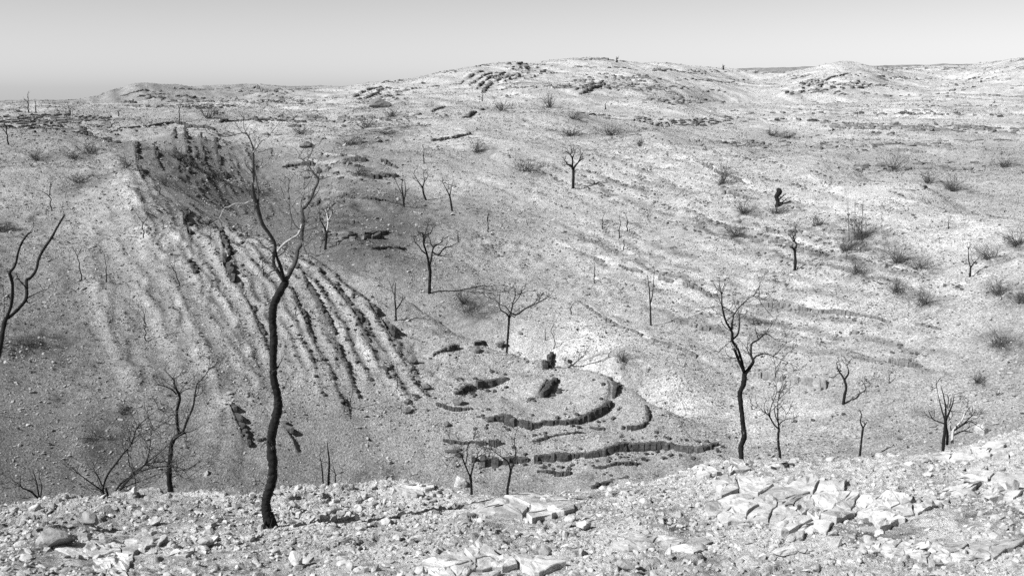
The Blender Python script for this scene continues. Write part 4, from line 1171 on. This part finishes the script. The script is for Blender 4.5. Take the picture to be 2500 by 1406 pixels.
traced('twin-trunk burnt thicket with pale curling branches at the right', 22.0,
       [(2303, 1087, 8), (2306, 1060, 7), (2307, 1036, 6), (2309, 996, 4), (2303, 965, 2.4), (2297, 940, 1)],
       [[(2312, 1084, 7), (2313, 1060, 6), (2309, 1030, 5), (2318, 1005, 4), (2326, 985, 2.4), (2330, 962, 1)], [(2307, 1026, 4), (2298, 996, 3.2), (2291, 967, 1.6), (2287, 945, .8)],
        [(2306, 1034, 3.5), (2290, 1028, 3), (2277, 1022, 2.5), (2266, 1000, 1.2)], [(2325, 1083, 7), (2326, 1055, 6), (2337, 1038, 5), (2349, 1025, 4), (2359, 996, 1.4)],
        [(2330, 1050, 4.5), (2352, 1036, 3.5), (2368, 1028, 2.5), (2388, 1040, 1.2)], [(2326, 1060, 4), (2320, 1040, 3), (2322, 1015, 2), (2318, 995, 1)], [(2334, 1044, 4), (2345, 1040, 3), (2372, 1015, 2), (2380, 1005, 1)],
        [(2328, 1062, 4), (2350, 1052, 3), (2375, 1055, 1.4)], [(2307, 1000, 2.5), (2316, 980, 2), (2312, 962, 1)], [(2308, 1040, 3), (2318, 1030, 2.4), (2316, 1015, 1.4)]],
       11, GE, twigs=6, twig_len=.26, limb_mats={3: 'bare', 5: 'bare', 9: 'bare'}, name='burnt_thicket', twig_mat='grey_bark')

# trees on the slopes: traced where their outline is clear
GS = 'burnt trees scattered over the slopes'
def on(px, py, rmin=30.0): return float(hit(px, py, rmin)[1])
def slope_traced(label, trunk, limbs, seed, **kw):
    d = on(trunk[0][0], trunk[0][1])
    return traced(label, d, trunk, limbs, seed, GS, limb_k=5, **kw)
slope_traced('lone forked tree on the upper pale slope with a branching shadow', [(1399, 460, 8), (1400, 430, 7), (1400, 412, 7)],
             [[(1400, 413, 6), (1394, 405, 5.5), (1386, 402, 4), (1382, 396, 2.5)], [(1400, 412, 6), (1407, 402, 4.5), (1413, 395, 3.5), (1418, 380, 1.6)], [(1397, 407, 5), (1398, 390, 4), (1392, 378, 2.6), (1380, 370, 1.2)], [(1397, 390, 3), (1402, 375, 1.6)], [(1409, 400, 3), (1416, 392, 2.4), (1421, 388, 1)]], 21, twigs=8, twig_len=.8)
slope_traced('large open-crowned tree standing at the gully edge', [(1048, 716, 8), (1049, 690, 8), (1050, 665, 8), (1047, 645, 8)],
             [[(1048, 650, 6), (1042, 620, 5), (1035, 598, 5), (1034, 582, 4.5), (1030, 568, 3.5), (1018, 576, 1.5)], [(1048, 650, 6), (1053, 630, 5), (1056, 612, 4), (1062, 600, 3.5), (1075, 594, 2.5), (1078, 588, 1.2)],
              [(1056, 615, 4.5), (1070, 622, 4), (1085, 606, 3.5), (1100, 602, 3), (1118, 592, 1.2)], [(1035, 595, 4), (1040, 575, 3.5), (1052, 568, 3), (1056, 556, 1.4)], [(1042, 622, 4), (1030, 612, 3), (1022, 600, 2), (1014, 592, 1)], [(1066, 622, 3), (1082, 625, 2), (1090, 628, 1)], [(1058, 604, 3), (1052, 595, 2.4), (1050, 585, 1.2)], [(1034, 580, 3), (1044, 550, 1.6), (1036, 540, .8)]], 22, twigs=9, twig_len=.9)
slope_traced('forked tree on the nose above the black stepped ledge', [(1237, 862, 6), (1240, 820, 6), (1242, 790, 6), (1243, 772, 6)],
             [[(1243, 775, 5), (1236, 765, 4), (1224, 758, 3.2), (1218, 745, 1.6)], [(1243, 773, 5), (1248, 760, 4.5), (1252, 740, 3), (1258, 720, 2), (1254, 700, 1)], [(1247, 764, 4.5), (1262, 768, 4.5), (1280, 755, 4), (1300, 745, 3.4), (1315, 738, 3), (1340, 724, 2)], [(1244, 778, 3.5), (1248, 770, 3), (1256, 775, 2.6)], [(1250, 746, 2.6), (1264, 730, 2.2), (1272, 715, 2.4), (1275, 700, 1.2)], [(1246, 764, 3.5), (1234, 748, 2.6), (1222, 744, 1.6), (1205, 730, .9)], [(1300, 746, 2.4), (1310, 734, 1.8), (1322, 728, 1)]], 23, twigs=9, twig_len=.8)
slope_traced('leaning sapling with one side arm on the spur', [(967, 783, 5), (966, 755, 4.5), (964, 725, 3.5), (966, 690, 1.5)], [[(966, 757, 4), (975, 745, 3.2), (981, 735, 2.5), (984, 722, 1.2)], [(964, 722, 2), (957, 705, 1.4), (962, 690, .8)]], 24, twigs=6, twig_len=.5)
slope_traced('crooked lone tree on the right slope with a forked shadow', [(1940, 661, 7), (1942, 640, 6.5), (1941, 622, 6), (1940, 610, 6)],
             [[(1940, 612, 5), (1935, 605, 4.5), (1928, 602, 3)], [(1940, 610, 5), (1945, 598, 4.5), (1941, 590, 4), (1938, 580, 3), (1934, 572, 1.4)], [(1942, 590, 3.2), (1936, 588, 2.5), (1932, 580, 1.4)], [(1939, 578, 2), (1945, 566, 1.4), (1942, 556, .8)]], 25, twigs=9, twig_len=.6)
slope_traced('crooked two-armed tree in front of the thick grey ledge', [(2059, 986, 7), (2062, 965, 6.5), (2066, 945, 6), (2061, 925, 6)],
             [[(2061, 927, 5), (2055, 915, 4), (2048, 905, 3), (2042, 885, 1.4)], [(2062, 926, 5), (2070, 915, 4.5), (2072, 905, 3.5), (2068, 893, 2), (2071, 885, 1)], [(2053, 912, 3), (2046, 912, 2), (2038, 920, 1)]], 26, twigs=9, twig_len=.55)
slope_traced('thin two-pronged burnt pole on the pale slope', [(1589, 794, 5), (1588, 765, 4), (1587, 740, 3.5), (1585, 705, 2.5), (1580, 670, 1)], [[(1588, 740, 3.5), (1593, 720, 2.8), (1595, 695, 2), (1598, 660, .9)]], 27, twigs=2, twig_len=.4)
slope_traced('bent sapling with a branching shadow at the right ridge edge', [(2098, 1128, 5.5), (2101, 1095, 5), (2104, 1068, 5), (2107, 1043, 5)], [[(2107, 1044, 4), (2101, 1030, 3.5), (2103, 1012, 2.5), (2098, 1000, 1)], [(2107, 1044, 4), (2112, 1037, 3), (2116, 1030, 2)]], 28, twigs=4, twig_len=.4)
slope_traced('slim forked sapling near the right frame edge', [(2368, 676, 5), (2369, 660, 4), (2370, 652, 4)], [[(2370, 654, 3.5), (2365, 635, 2.6), (2364, 610, 1.2)], [(2370, 653, 3.5), (2378, 642, 2.6), (2386, 634, 1.2)]], 29, twigs=5, twig_len=.5)
slope_traced('black twisted stump standing on the pale slope', [(1897, 505, 11), (1899, 492, 9), (1896, 480, 11), (1903, 468, 13), (1897, 461, 7)], [[(1899, 490, 5), (1908, 482, 3.4), (1915, 476, 1.4)], [(1899, 496, 5), (1910, 494, 3), (1922, 484, 1.2)]], 30, twigs=4, twig_len=.5, name='burnt_stump')
slope_traced('small pale-topped tree right of the tall tree', [(794, 609, 6.5), (796, 585, 6), (797, 566, 7)], [[(797, 568, 5), (790, 552, 3.4), (781, 535, 1.2)], [(797, 567, 5), (801, 545, 4), (799, 528, 3), (795, 512, 1.4)], [(801, 540, 4), (810, 522, 3), (808, 500, 1.4)], [(803, 532, 3), (797, 520, 2.4), (800, 505, 1)]], 31, twigs=9, twig_len=.7, limb_mats={1: 'bare', 2: 'bare'}, twig_mat='grey_bark')
slope_traced('left one of two slanting trees at the gully rim', [(1040, 489, 5), (1034, 472, 4.5), (1032, 455, 4)], [[(1033, 460, 3.6), (1022, 445, 2.6), (1010, 425, 1)], [(1032, 456, 3.4), (1036, 442, 2.6), (1034, 425, 1)], [(1036, 445, 2.4), (1045, 430, 1)]], 32, twigs=7, twig_len=.7)
slope_traced('right one of two slanting trees at the gully rim', [(1104, 516, 5), (1101, 495, 4.5), (1098, 478, 4)], [[(1099, 482, 3.4), (1091, 465, 2.6), (1082, 448, 1)], [(1098, 478, 3.2), (1101, 464, 2.6), (1102, 456, 1)]], 33, twigs=7, twig_len=.7)
slope_traced('twin-stemmed tree at the end of the dark hollow ledge', [(986, 505, 5), (984, 480, 4), (981, 455, 2.6), (984, 432, 1)], [[(985, 496, 3.4), (990, 470, 2.6), (988, 440, 1)], [(984, 480, 2.6), (972, 455, 1.6), (966, 440, .8)]], 34, twigs=9, twig_len=.7)

# simpler saplings and poles, grown by rule
def sapling(label, px, py, hp, forks, seed, lean=0.0, mat='char', rmin=30.0, thick=1.0, fork_at=.5, twigs=2, group=None, d=None):
    rs = np.random.default_rng(seed)
    p, r = hit(px, py, rmin)
    if d: 
        r = d; p = at(px, py, d); p[2] = ground_z(p[0], p[1])
    H = hp / F * r
    rad = max(.011 * H, 1.2 / F * r) * thick
    root = empty('burnt_sapling', p)
    tag(root, label, 'tree', group or 'burnt saplings and poles on the slopes')
    nf = max(3, int(6 * fork_at) + 2)
    top = fork_at if forks else 1.0
    P = [np.array((0, 0, -.15))]
    for i in range(1, nf + 1):
        f = i / nf
        P.append(np.array((lean * H * f * top + rs.normal(0, .025) * H, rs.normal(0, .025) * H, H * top * f)))
    t = Wood(); Q, rl = smooth_line(np.array(P), np.linspace(rad * 1.25, rad * (.8 if forks else .3), nf + 1), 3)
    t.add(Q, rl, 6); t.build('trunk', mat, root, np.zeros(3))
    cr = Wood()
    for q in range(forks):
        ang = (q + rs.uniform(-.25, .25)) / max(forks, 1) * 2 * math.pi
        b = P[-1] if q < 2 else P[max(1, nf - 1)]
        L_ = H * (1 - top) * rs.uniform(.75, 1.05)
        w = Wood(); pts_ = [b]; d_ = np.array((math.cos(ang) * .55 + lean, math.sin(ang) * .55, 1.0))
        for i in range(4):
            d_ = d_ + rs.normal(0, .22, 3) + np.array((0, 0, .12)); d_ /= np.linalg.norm(d_)
            pts_.append(pts_[-1] + d_ * L_ / 4)
        rr_ = np.linspace(rad * .7, rad * .25, 5)
        Q, rl = smooth_line(np.array(pts_), rr_, 3); w.add(Q, rl, 5); w.build('branch', mat, root, np.zeros(3))
        for _ in range(twigs):
            i = rs.integers(2, 5)
            grow(cr, rs, pts_[i], d_ + rs.normal(0, .6, 3), L_ * rs.uniform(.3, .6), rad * .3, 1, .5, .2, .4, (1, 2), 3, rad * .13)
    if not forks:
        for _ in range(twigs + 1):
            i = rs.integers(2, nf + 1)
            grow(cr, rs, P[i], rs.normal(0, .6, 3) + np.array((0, 0, .8)), H * rs.uniform(.12, .25), rad * .35, 1, .5, .2, .4, (0, 2), 3, rad * .15)
    cr.build('crown', 'twig', root, np.zeros(3))

for a in [
    ('small Y-shaped sapling with a long shadow low on the left slope', 358, 831, 92, 3, 101, -.1),
    ('taller of two straight burnt poles on the left slope', 197, 686, 88, 2, 102, -.02, 'char', 30, 1, .6),
    ('shorter curved burnt pole right of the straight pole on the left slope', 259, 689, 64, 0, 103, .05),
    ('small burnt tree with upright forks high on the left slope', 126, 516, 68, 4, 104, -.08),
    ('crooked burnt sapling on the edge of the pale rock band', 350, 581, 68, 2, 105, -.05),
    ('sapling leaning left across the pale band above the kinked tree', 438, 698, 80, 2, 106, -.28),
    ('thin charred pole just left of the tall trunk fork', 643, 672, 62, 2, 107, .02),
    ('bare pole at the right end of the nose crest', 1348, 852, 96, 1, 108, .02, 'twig', 30, .9, .6, 2),
    ('very short pole left of the bare pole on the nose crest', 1331, 830, 30, 0, 109, 0, 'twig'),
    ('small pole with a short shadow on the slope behind the nose', 1394, 769, 44, 1, 110, -.05),
    ('thin three-branched sapling in the centre of the pale slope', 1192, 566, 58, 3, 111, -.05),
    ('thin straight pole on the slope above the slanting ledge', 1452, 692, 52, 0, 112, 0),
    ('left of three thin poles in the centre of the pale slope', 1470, 560, 44, 1, 113, -.03),
    ('middle of three thin poles in the centre of the pale slope', 1513, 582, 60, 0, 114, 0),
    ('right of three thin poles in the centre of the pale slope', 1530, 564, 54, 1, 115, .06),
    ('tiny pole below the three thin poles', 1523, 610, 28, 0, 116, 0),
    ('thin pole above the slanting trees at the gully rim', 1035, 400, 42, 0, 117, 0),
    ('forked sapling standing against the pale rounded ledge', 439, 302, 52, 2, 118, 0, 'char', 30, 1, .65),
    ('tallest burnt tree on the far left skyline', 70, 276, 40, 3, 119, 0, 'char', 150, 1, .6),
    ('short pole right of the tallest far left skyline tree', 88, 276, 28, 0, 120, 0, 'char', 150),
    ('burnt tree cut by the left frame edge under the crest', 22, 354, 62, 3, 121, -.2, 'char', 30, 1.2),
    ('faint small tree on the left plateau', 172, 282, 24, 2, 122, 0, 'char', 150),
    ('faint small tree left of the shaded flank skyline', 290, 284, 18, 1, 123, 0, 'char', 150),
    ('thin pole on the spur with a long shadow to the right', 971, 944, 58, 0, 124, 0, 'twig'),
    ('leaning thin pole low on the spur with a long shadow', 860, 996, 92, 0, 125, .06, 'twig'),
    ('short pole on the shaded flank foot', 390, 475, 34, 0, 126, 0),
    ('thin pole in the shaded hollow right of the tall tree', 712, 560, 40, 1, 127, 0, 'twig'),
    ('small burnt sapling at the foot of the thickest rib', 722, 770, 40, 2, 128, 0, 'twig'),
    ('thin sapling on the right slope below the level ledge', 2170, 935, 36, 2, 129, 0, 'twig'),
    ('short burnt pole left of the slim forked sapling', 2315, 560, 26, 1, 130, 0, 'twig'),
    ('small tree standing on the top of the highest far hill', 1506, 153, 13, 4, 131, 0, 'char', 200, 1.6, .5),
    ('small tree on the ridge right of the highest far hill', 1766, 171, 11, 3, 132, 0, 'char', 200, 1.4, .5),
    ('thin pole on the saddle under the curved beds', 1178, 248, 26, 0, 133, 0, 'char', 150),
    ('thin pole right of the upright saddle shrub', 1478, 268, 22, 1, 134, 0, 'char', 150),
    ('small leaning sapling beside the pale boulder at right', 1836, 1000, 44, 2, 135, -.2, 'twig'),
]:
    sapling(*a)

# burnt shrubs: fans of thin stems
for q, (px, py, hp, wp, lb) in enumerate(SHRUBS):
    rs = np.random.default_rng(3000 + q)
    p, r = hit(px, py, 30.0 if py > 300 else 120.0)
    near_edge = py > 1125 and px > 800
    if near_edge:
        r = 17.0 if px < 1300 else 66.0 if False else 17.5
        p = at(px, py, r); p[2] = ground_z(p[0], p[1])
        hp = hp + 25
    H, Wd = hp / F * r * .9, wp / F * r * 1.12
    rad = max(.40 / F * r, .006)
    w = Wood()
    ns = int(np.clip(10 + wp * .28, 13, 34))
    for k in range(ns):
        ang = rs.uniform(0, 2 * math.pi)
        out = rs.uniform(.1, 1.0) * Wd * .5
        b = np.array((rs.normal(0, .07) * Wd, rs.normal(0, .07) * Wd, 0))
        tip = np.array((math.cos(ang) * out, math.sin(ang) * out, H * rs.uniform(.25, 1.0) * (1.05 - .45 * out / (Wd * .5))))
        b[2] = ground_z(p[0] + b[0], p[1] + b[1]) - p[2] - .08
        m = (b + tip) / 2 + rs.normal(0, .08, 3) * H
        P, rl = smooth_line(np.array([b, m, tip]), np.array([rad * 1.3, rad, rad * .5]), 3)
        w.add(P, rl, 4)
        for _ in range(3):
            i = rs.integers(2, len(P))
            grow(w, rs, P[i], (tip - b) / (np.linalg.norm(tip - b) + 1e-6) + rs.normal(0, .5, 3), H * rs.uniform(.2, .45), rad * .6, 1, .5, .15, .4, (0, 2), 3, rad * .4)
    if 'tallest and densest' in lb:
        for xx in (-.25, -.12, .02):
            P, rl = smooth_line(np.array([(xx * Wd, 0, -.1), (xx * Wd * 1.2, .1, H * .8), (xx * Wd * 1.3, .1, H * 1.25)]), np.array([rad * 2.6, rad * 2, rad]), 4)
            w.add(P, rl, 5)
    o = w.build('burnt_shrub', 'twig', None, np.zeros(3))
    o.location = p
    tag(o, lb, 'shrub', 'burnt shrubs on the slopes')

# ------------------------------------------------------------------ boulders that can be told apart
def boulder(label, px, py, wpx, hpx, seed, mat='stone', rmin=8.0, name='boulder', box=.5, depth=.8, yaw=None):
    p, r = hit(px, py, rmin)
    w, h = wpx / F * r, hpx / F * r
    me = rock_mesh(name, 900 + seed, 3, 15, (.5, .5, .5), .04)
    me.materials.append(M[mat])
    o = obj(name, me)
    rr = random.Random(seed)
    o.scale = (w * 1.05, w * depth, h * 1.25)
    o.rotation_euler = (rr.uniform(-.12, .12), rr.uniform(-.12, .12), rr.uniform(-.5, .5) if yaw is None else yaw)
    o.location = (p[0], p[1] + w * depth * .3, p[2] + h * .42)
    tag(o, label, 'boulder', 'boulders that stand out from the rubble')
for a in [
    ('largest dark-sided boulder at the lower left', 128, 1340, 84, 44, 1, 'rubble'), ('flat-topped boulder above the largest lower left boulder', 212, 1288, 54, 30, 2, 'rubble'),
    ('block leaning against the largest lower left boulder on its right', 205, 1320, 36, 22, 3, 'rubble'), ('upright square stone at the bottom frame edge left of centre', 720, 1385, 34, 40, 4),
    ('dark wedge stone below the kinked tree', 375, 1283, 34, 18, 5), ('broken dark stone right of the largest lower left boulder', 258, 1330, 40, 24, 6),
    ('pointed pale stone below the tall trunk at left', 500, 1338, 40, 24, 7), ('small dark stone at the start of the tree shadow', 960, 1278, 18, 12, 8),
    ('round hollowed boulder right of centre in the rubble', 1425, 1296, 42, 24, 9), ('tilted pale boulder above the large outcrop, left', 1932, 1180, 28, 16, 10),
    ('tilted pale boulder above the large outcrop, right', 2010, 1182, 32, 18, 11), ('pale boulder at the left end of the large outcrop', 1888, 1228, 32, 20, 12),
    ('white stone on the dark hollow under the large outcrop', 2145, 1272, 38, 18, 13), ('cracked stone in the gravel below the large outcrop', 1938, 1320, 30, 20, 14),
    ('smooth pale slab in the gravel below the large outcrop', 1920, 1358, 62, 20, 15), ('dark notch boulder at the right frame edge', 2478, 1205, 36, 34, 16),
    ('block on the rising right-hand ridge line', 2400, 1062, 46, 22, 17), ('pale split boulder at the centre rim', 1122, 1190, 40, 26, 18),
    ('pale boulder at the bottom right of centre', 1530, 1395, 50, 24, 19), ('sharp dark stone on the right gravel', 2128, 1335, 18, 16, 20),
]:
    boulder(*a)
boulder('white rounded boulder in the valley at the right', 2173, 1117, 18, 14, 31, 'slab', 30.0)
boulder('pale broken boulder right of the white valley boulder', 2196, 1120, 22, 10, 32, 'slab', 30.0)
boulder('large black boulder on the skyline shelf left of the highest hill', 925, 264, 52, 24, 33, 'darkrock', 120.0)
boulder('small black boulder down-left of the large skyline boulder', 838, 288, 14, 8, 34, 'darkrock', 120.0)
boulder('black boulder on the spur left of the black stepped ledge', 1006, 890, 26, 24, 35, 'darkrock', 30.0)
boulder('small black boulder under the spur boulder', 1004, 905, 16, 12, 36, 'darkrock', 30.0)
boulder('dark lumpy boulder under the left end of the stepped ledge', 1118, 992, 30, 24, 37, 'ledge', 30.0)
boulder('dark boulder left of the stepped ledge', 1040, 952, 28, 14, 38, 'ledge', 30.0)
boulder('dark boulder above the stepped ledge', 1160, 862, 26, 18, 39, 'darkrock', 30.0)
boulder('dark boulder left of the forked tree foot on the nose', 1222, 850, 24, 20, 40, 'darkrock', 30.0)
boulder('dark boulder upslope of the bare pole on the nose', 1270, 818, 14, 10, 41, 'darkrock', 30.0)
boulder('dark boulder below the left end of the short ledge', 1090, 1042, 22, 16, 42, 'ledge', 30.0)
boulder('rounded boulder between spur ribs and the nose', 995, 1010, 24, 16, 43, 'ledge', 30.0)
boulder('dark rock pile at the gully head above the notched ledge', 742, 362, 34, 12, 44, 'darkrock', 30.0)

# ------------------------------------------------------------------ loose stones: three hundred of the largest one by one, the rest as scree
for m in STONES: m.materials.append(M['stone'])
def ground_normal(x, y, e=.15):
    zx = (sample(Z, x + e, y) - sample(Z, x - e, y)) / (2 * e); zy = (sample(Z, x, y + e) - sample(Z, x, y - e)) / (2 * e)
    return zx, zy
n = 0
rr = random.Random(77)
while n < 290:
    px, py = rr.uniform(0, 2500), 1406 - 230 * rr.random() ** 1.6
    p, r = hit(px, py)
    if r > 18: continue
    sz = (rr.uniform(.028, .048) if rr.random() < .88 else rr.uniform(.048, .07)) * (1.0 if px > 900 else 1.1)
    o = obj('loose_stone', STONES[rr.randrange(14)])
    o.scale = (sz, sz * rr.uniform(.7, 1.1), sz * rr.uniform(.7, 1.1))
    o.rotation_euler = (rr.uniform(-.45, .45), rr.uniform(-.45, .45), rr.uniform(0, 6.28))
    o.location = (p[0], p[1], p[2] + sz * .16)
    tag(o, 'pale angular loose stone lying in the foreground rubble', 'stone', 'loose stones on the foreground ridge')
    n += 1

def scatter(name, label, P, scl, rot, idx_, variants, coll_name):
    """many small pieces: points that carry a piece each"""
    col = bpy.data.collections.new(coll_name)
    for k, m in enumerate(variants):
        col.objects.link(bpy.data.objects.new('%s_%02d' % (coll_name, k), m))
    me = bpy.data.meshes.new(name)
    me.vertices.add(len(P)); me.vertices.foreach_set('co', P.astype(np.float32).ravel())
    for nm, typ, key, dat in (('scl', 'FLOAT_VECTOR', 'vector', scl), ('rot', 'FLOAT_VECTOR', 'vector', rot), ('pick', 'INT', 'value', idx_)):
        at_ = me.attributes.new(nm, typ, 'POINT'); at_.data.foreach_set(key, np.ascontiguousarray(dat.astype(np.int32 if typ == 'INT' else np.float32)).ravel())
    o = obj(name, me)
    tag(o, label, kind='stuff')
    ng = bpy.data.node_groups.new(name, 'GeometryNodeTree')
    ng.interface.new_socket('Geometry', in_out='INPUT', socket_type='NodeSocketGeometry')
    ng.interface.new_socket('Geometry', in_out='OUTPUT', socket_type='NodeSocketGeometry')
    gi, go = ng.nodes.new('NodeGroupInput'), ng.nodes.new('NodeGroupOutput')
    ip = ng.nodes.new('GeometryNodeInstanceOnPoints')
    ci = ng.nodes.new('GeometryNodeCollectionInfo')
    ci.inputs['Collection'].default_value = col
    ci.inputs['Separate Children'].default_value = True
    ci.inputs['Reset Children'].default_value = True
    ip.inputs['Pick Instance'].default_value = True
    ng.links.new(gi.outputs[0], ip.inputs['Points']); ng.links.new(ci.outputs[0], ip.inputs['Instance']); ng.links.new(ip.outputs[0], go.inputs[0])
    for nm, typ, sock in (('scl', 'FLOAT_VECTOR', 'Scale'), ('rot', 'FLOAT_VECTOR', 'Rotation'), ('pick', 'INT', 'Instance Index')):
        na = ng.nodes.new('GeometryNodeInputNamedAttribute'); na.data_type = typ; na.inputs['Name'].default_value = nm
        ng.links.new(na.outputs['Attribute'], ip.inputs[sock])
    md = o.modifiers.new('scatter', 'NODES'); md.node_group = ng
    return o

def polar_pts(n, a0, a1, r0, r1, pw, seed):
    g = np.random.default_rng(seed)
    az = g.uniform(a0, a1, n)
    r = (r0 ** pw + (r1 ** pw - r0 ** pw) * g.random(n)) ** (1 / pw)
    return g, r * np.sin(az), r * np.cos(az), r

# foreground scree
g, x, y, r = polar_pts(100000, -.5, .5, 8.2, 18, 1.2, 5)
keep = g.random(len(x)) < np.clip(.62 + .75 * vnoise(x / 1.3, y / 1.3, 81) + .3 * vnoise(x / .4, y / .4, 82), .12, 1)
x, y, r = x[keep], y[keep], r[keep]
sz = np.exp(g.normal(math.log(.0105), .72, len(x))).clip(.006, .07) * (1 + .1 * (r > 12))
z = sample(Z, x, y) + sz * .12
scatter('scree', 'pale chips and rubble covering the foreground ridge', np.stack([x, y, z], 1),
        np.stack([sz, sz * g.uniform(.7, 1.2, len(x)), sz * g.uniform(.8, 1.9, len(x))], 1),
        np.stack([g.normal(0, .35, len(x)), g.normal(0, .35, len(x)), g.uniform(0, 6.28, len(x))], 1), g.integers(0, 14, len(x)), STONES, 'chip')
# rubble on the slopes
RUBBLE = []
for m in STONES:
    c = m.copy(); c.materials.clear(); c.materials.append(M['rubble']); RUBBLE.append(c)
g, x, y, r = polar_pts(150000, -.5, .5, 62, 330, .6, 6)
keep = g.random(len(x)) < np.clip(.5 + .8 * vnoise(x / 4, y / 4, 83) + .4 * vnoise(x / 1.2, y / 1.2, 84), .1, 1)
x, y, r = x[keep], y[keep], r[keep]
sz = np.exp(g.normal(math.log(.075), .45, len(x))).clip(.03, .35) * (r / 90) ** .45
z = sample(Z, x, y) + sz * .15
scatter('slope_rubble', 'small stones strewn over the slopes', np.stack([x, y, z], 1),
        np.stack([sz, sz * g.uniform(.7, 1.2, len(x)), sz * g.uniform(.6, 1.2, len(x))], 1),
        np.stack([g.normal(0, .4, len(x)), g.normal(0, .4, len(x)), g.uniform(0, 6.28, len(x))], 1), g.integers(0, 14, len(x)), RUBBLE, 'rubble_stone')

# burnt tussocks
def tuft_mesh(seed):
    r_ = np.random.default_rng(seed)
    V, Fc = [], []
    for k in range(9):
        a = r_.uniform(0, 6.28); l = r_.uniform(.6, 1.0); o_ = r_.uniform(.1, .8)
        b = np.array((r_.normal(0, .2), r_.normal(0, .2), -.1)); tip = b + np.array((math.cos(a) * o_, math.sin(a) * o_, l))
        s_ = np.array((-math.sin(a), math.cos(a), 0)) * .13
        i = len(V); V += [b - s_, b + s_, tip, b + np.array((math.cos(a), math.sin(a), 0)) * -.12]; Fc += [(i, i + 1, i + 2), (i + 1, i + 3, i + 2), (i + 3, i, i + 2)]
    me = mesh_np('tuft', np.array(V), np.array(Fc)); me.materials.append(M['stubble' if seed % 2 else 'tuft']); return me
TUFTS = [tuft_mesh(k) for k in range(8)]
g, x, y, r = polar_pts(420000, -.5, .5, 62, 490, .5, 8)
keep = g.random(len(x)) < np.clip(.55 + .6 * vnoise(x / 6, y / 6, 85) + .5 * vnoise(x / 1.6, y / 1.6, 86), .05, 1)
x, y, r = x[keep], y[keep], r[keep]
sz = (.045 + np.minimum(g.exponential(.04, len(x)), .28)) * (r / 90) ** .5
z = sample(Z, x, y)
scatter('burnt_tussocks', 'burnt grass stubble dotted over the slopes', np.stack([x, y, z], 1),
        np.stack([sz, sz, sz * g.uniform(.5, 1.1, len(x))], 1), np.stack([g.normal(0, .2, len(x)), g.normal(0, .2, len(x)), g.uniform(0, 6.28, len(x))], 1), g.integers(0, 8, len(x)), TUFTS, 'tussock')

# broken rock along the edges of the long beds
bp, bs_, br = [], [], []
g = np.random.default_rng(99)
for (L, h, sd, sg, wide, length, cont, blk) in BEDS:
    n = int(length / (.42 * wide) * blk)
    u = np.sort(g.random(n))
    k = u * (len(L) - 1); i = np.clip(k.astype(int), 0, len(L) - 2); f = (k - i)[:, None]
    p = L[i] * (1 - f) + L[i + 1] * f
    d = L[i + 1] - L[i]; a = np.arctan2(d[:, 1], d[:, 0])
    brk = np.clip(cont + .8 * vnoise(u * length / (3.2 * wide), np.full(n, sd * 1.7), 36), 0, 1)
    kp = g.random(n) < brk * .7
    off = (-.35 * wide * vnoise(u * length / 1.7, np.full(n, float(sd)), 35) + g.normal(.05, .14, n) * wide) * sg
    p = p + np.stack([-np.sin(a), np.cos(a)], 1) * off[:, None]
    p, a, brk = p[kp], a[kp], brk[kp]
    sz = h * g.uniform(.4, 1.25, len(p)) * (.5 + .6 * brk)
    z = sample(Z, p[:, 0], p[:, 1]) + sz * .1
    bp.append(np.column_stack([p, z])); bs_.append(np.stack([sz * g.uniform(1.0, 2.4, len(p)), sz * g.uniform(.7, 1.2, len(p)), sz * g.uniform(.7, 1.2, len(p))], 1))
    br.append(np.stack([g.normal(0, .15, len(p)), g.normal(0, .15, len(p)), a + g.normal(0, .3, len(p))], 1))
bp, bs_, br = map(np.vstack, (bp, bs_, br))
EDGE = []
for m in BLOCKS:
    c = m.copy(); c.materials.append(M['blackledge' if len(EDGE) % 2 else 'ledge']); EDGE.append(c)
scatter('strata_rubble', 'broken dark rock along the thin beds of the slopes', bp, bs_, br, g.integers(0, 12, len(bp)), EDGE, 'edge_block')

# broken beds on the far hills, too small and too many to pick apart
g, x, y, r = polar_pts(26000, -.5, .5, 185, 500, .8, 12)
zx, zy = ground_normal(x, y, 3.0)
z0 = sample(Z, x, y)
band = np.sin(z0 * 1.9 + 3.0 * vnoise(x / 45, y / 45, 95) + x * .04)
keep = (band > .55) & (g.random(len(x)) < np.clip(.25 + 1.1 * vnoise(x / 20, y / 20, 96), 0, 1)) & (np.hypot(zx, zy) > .05)
x, y, r, zx, zy, z0 = (q[keep] for q in (x, y, r, zx, zy, z0))
ang = np.arctan2(zx, -zy) + g.normal(0, .3, len(x))
ln = g.uniform(.5, 2.2, len(x)); th = g.uniform(.25, .6, len(x))
BED = []
for m in BLOCKS:
    c = m.copy(); c.materials.append(M['ledge']); BED.append(c)
scatter('far_rock_beds', 'broken dark beds outcropping over the far hills', np.stack([x, y, z0 + th * .1], 1), np.stack([ln, th * 1.2, th], 1),
        np.stack([g.normal(0, .15, len(x)), g.normal(0, .15, len(x)), ang], 1), g.integers(0, 12, len(x)), BED, 'bed_block')
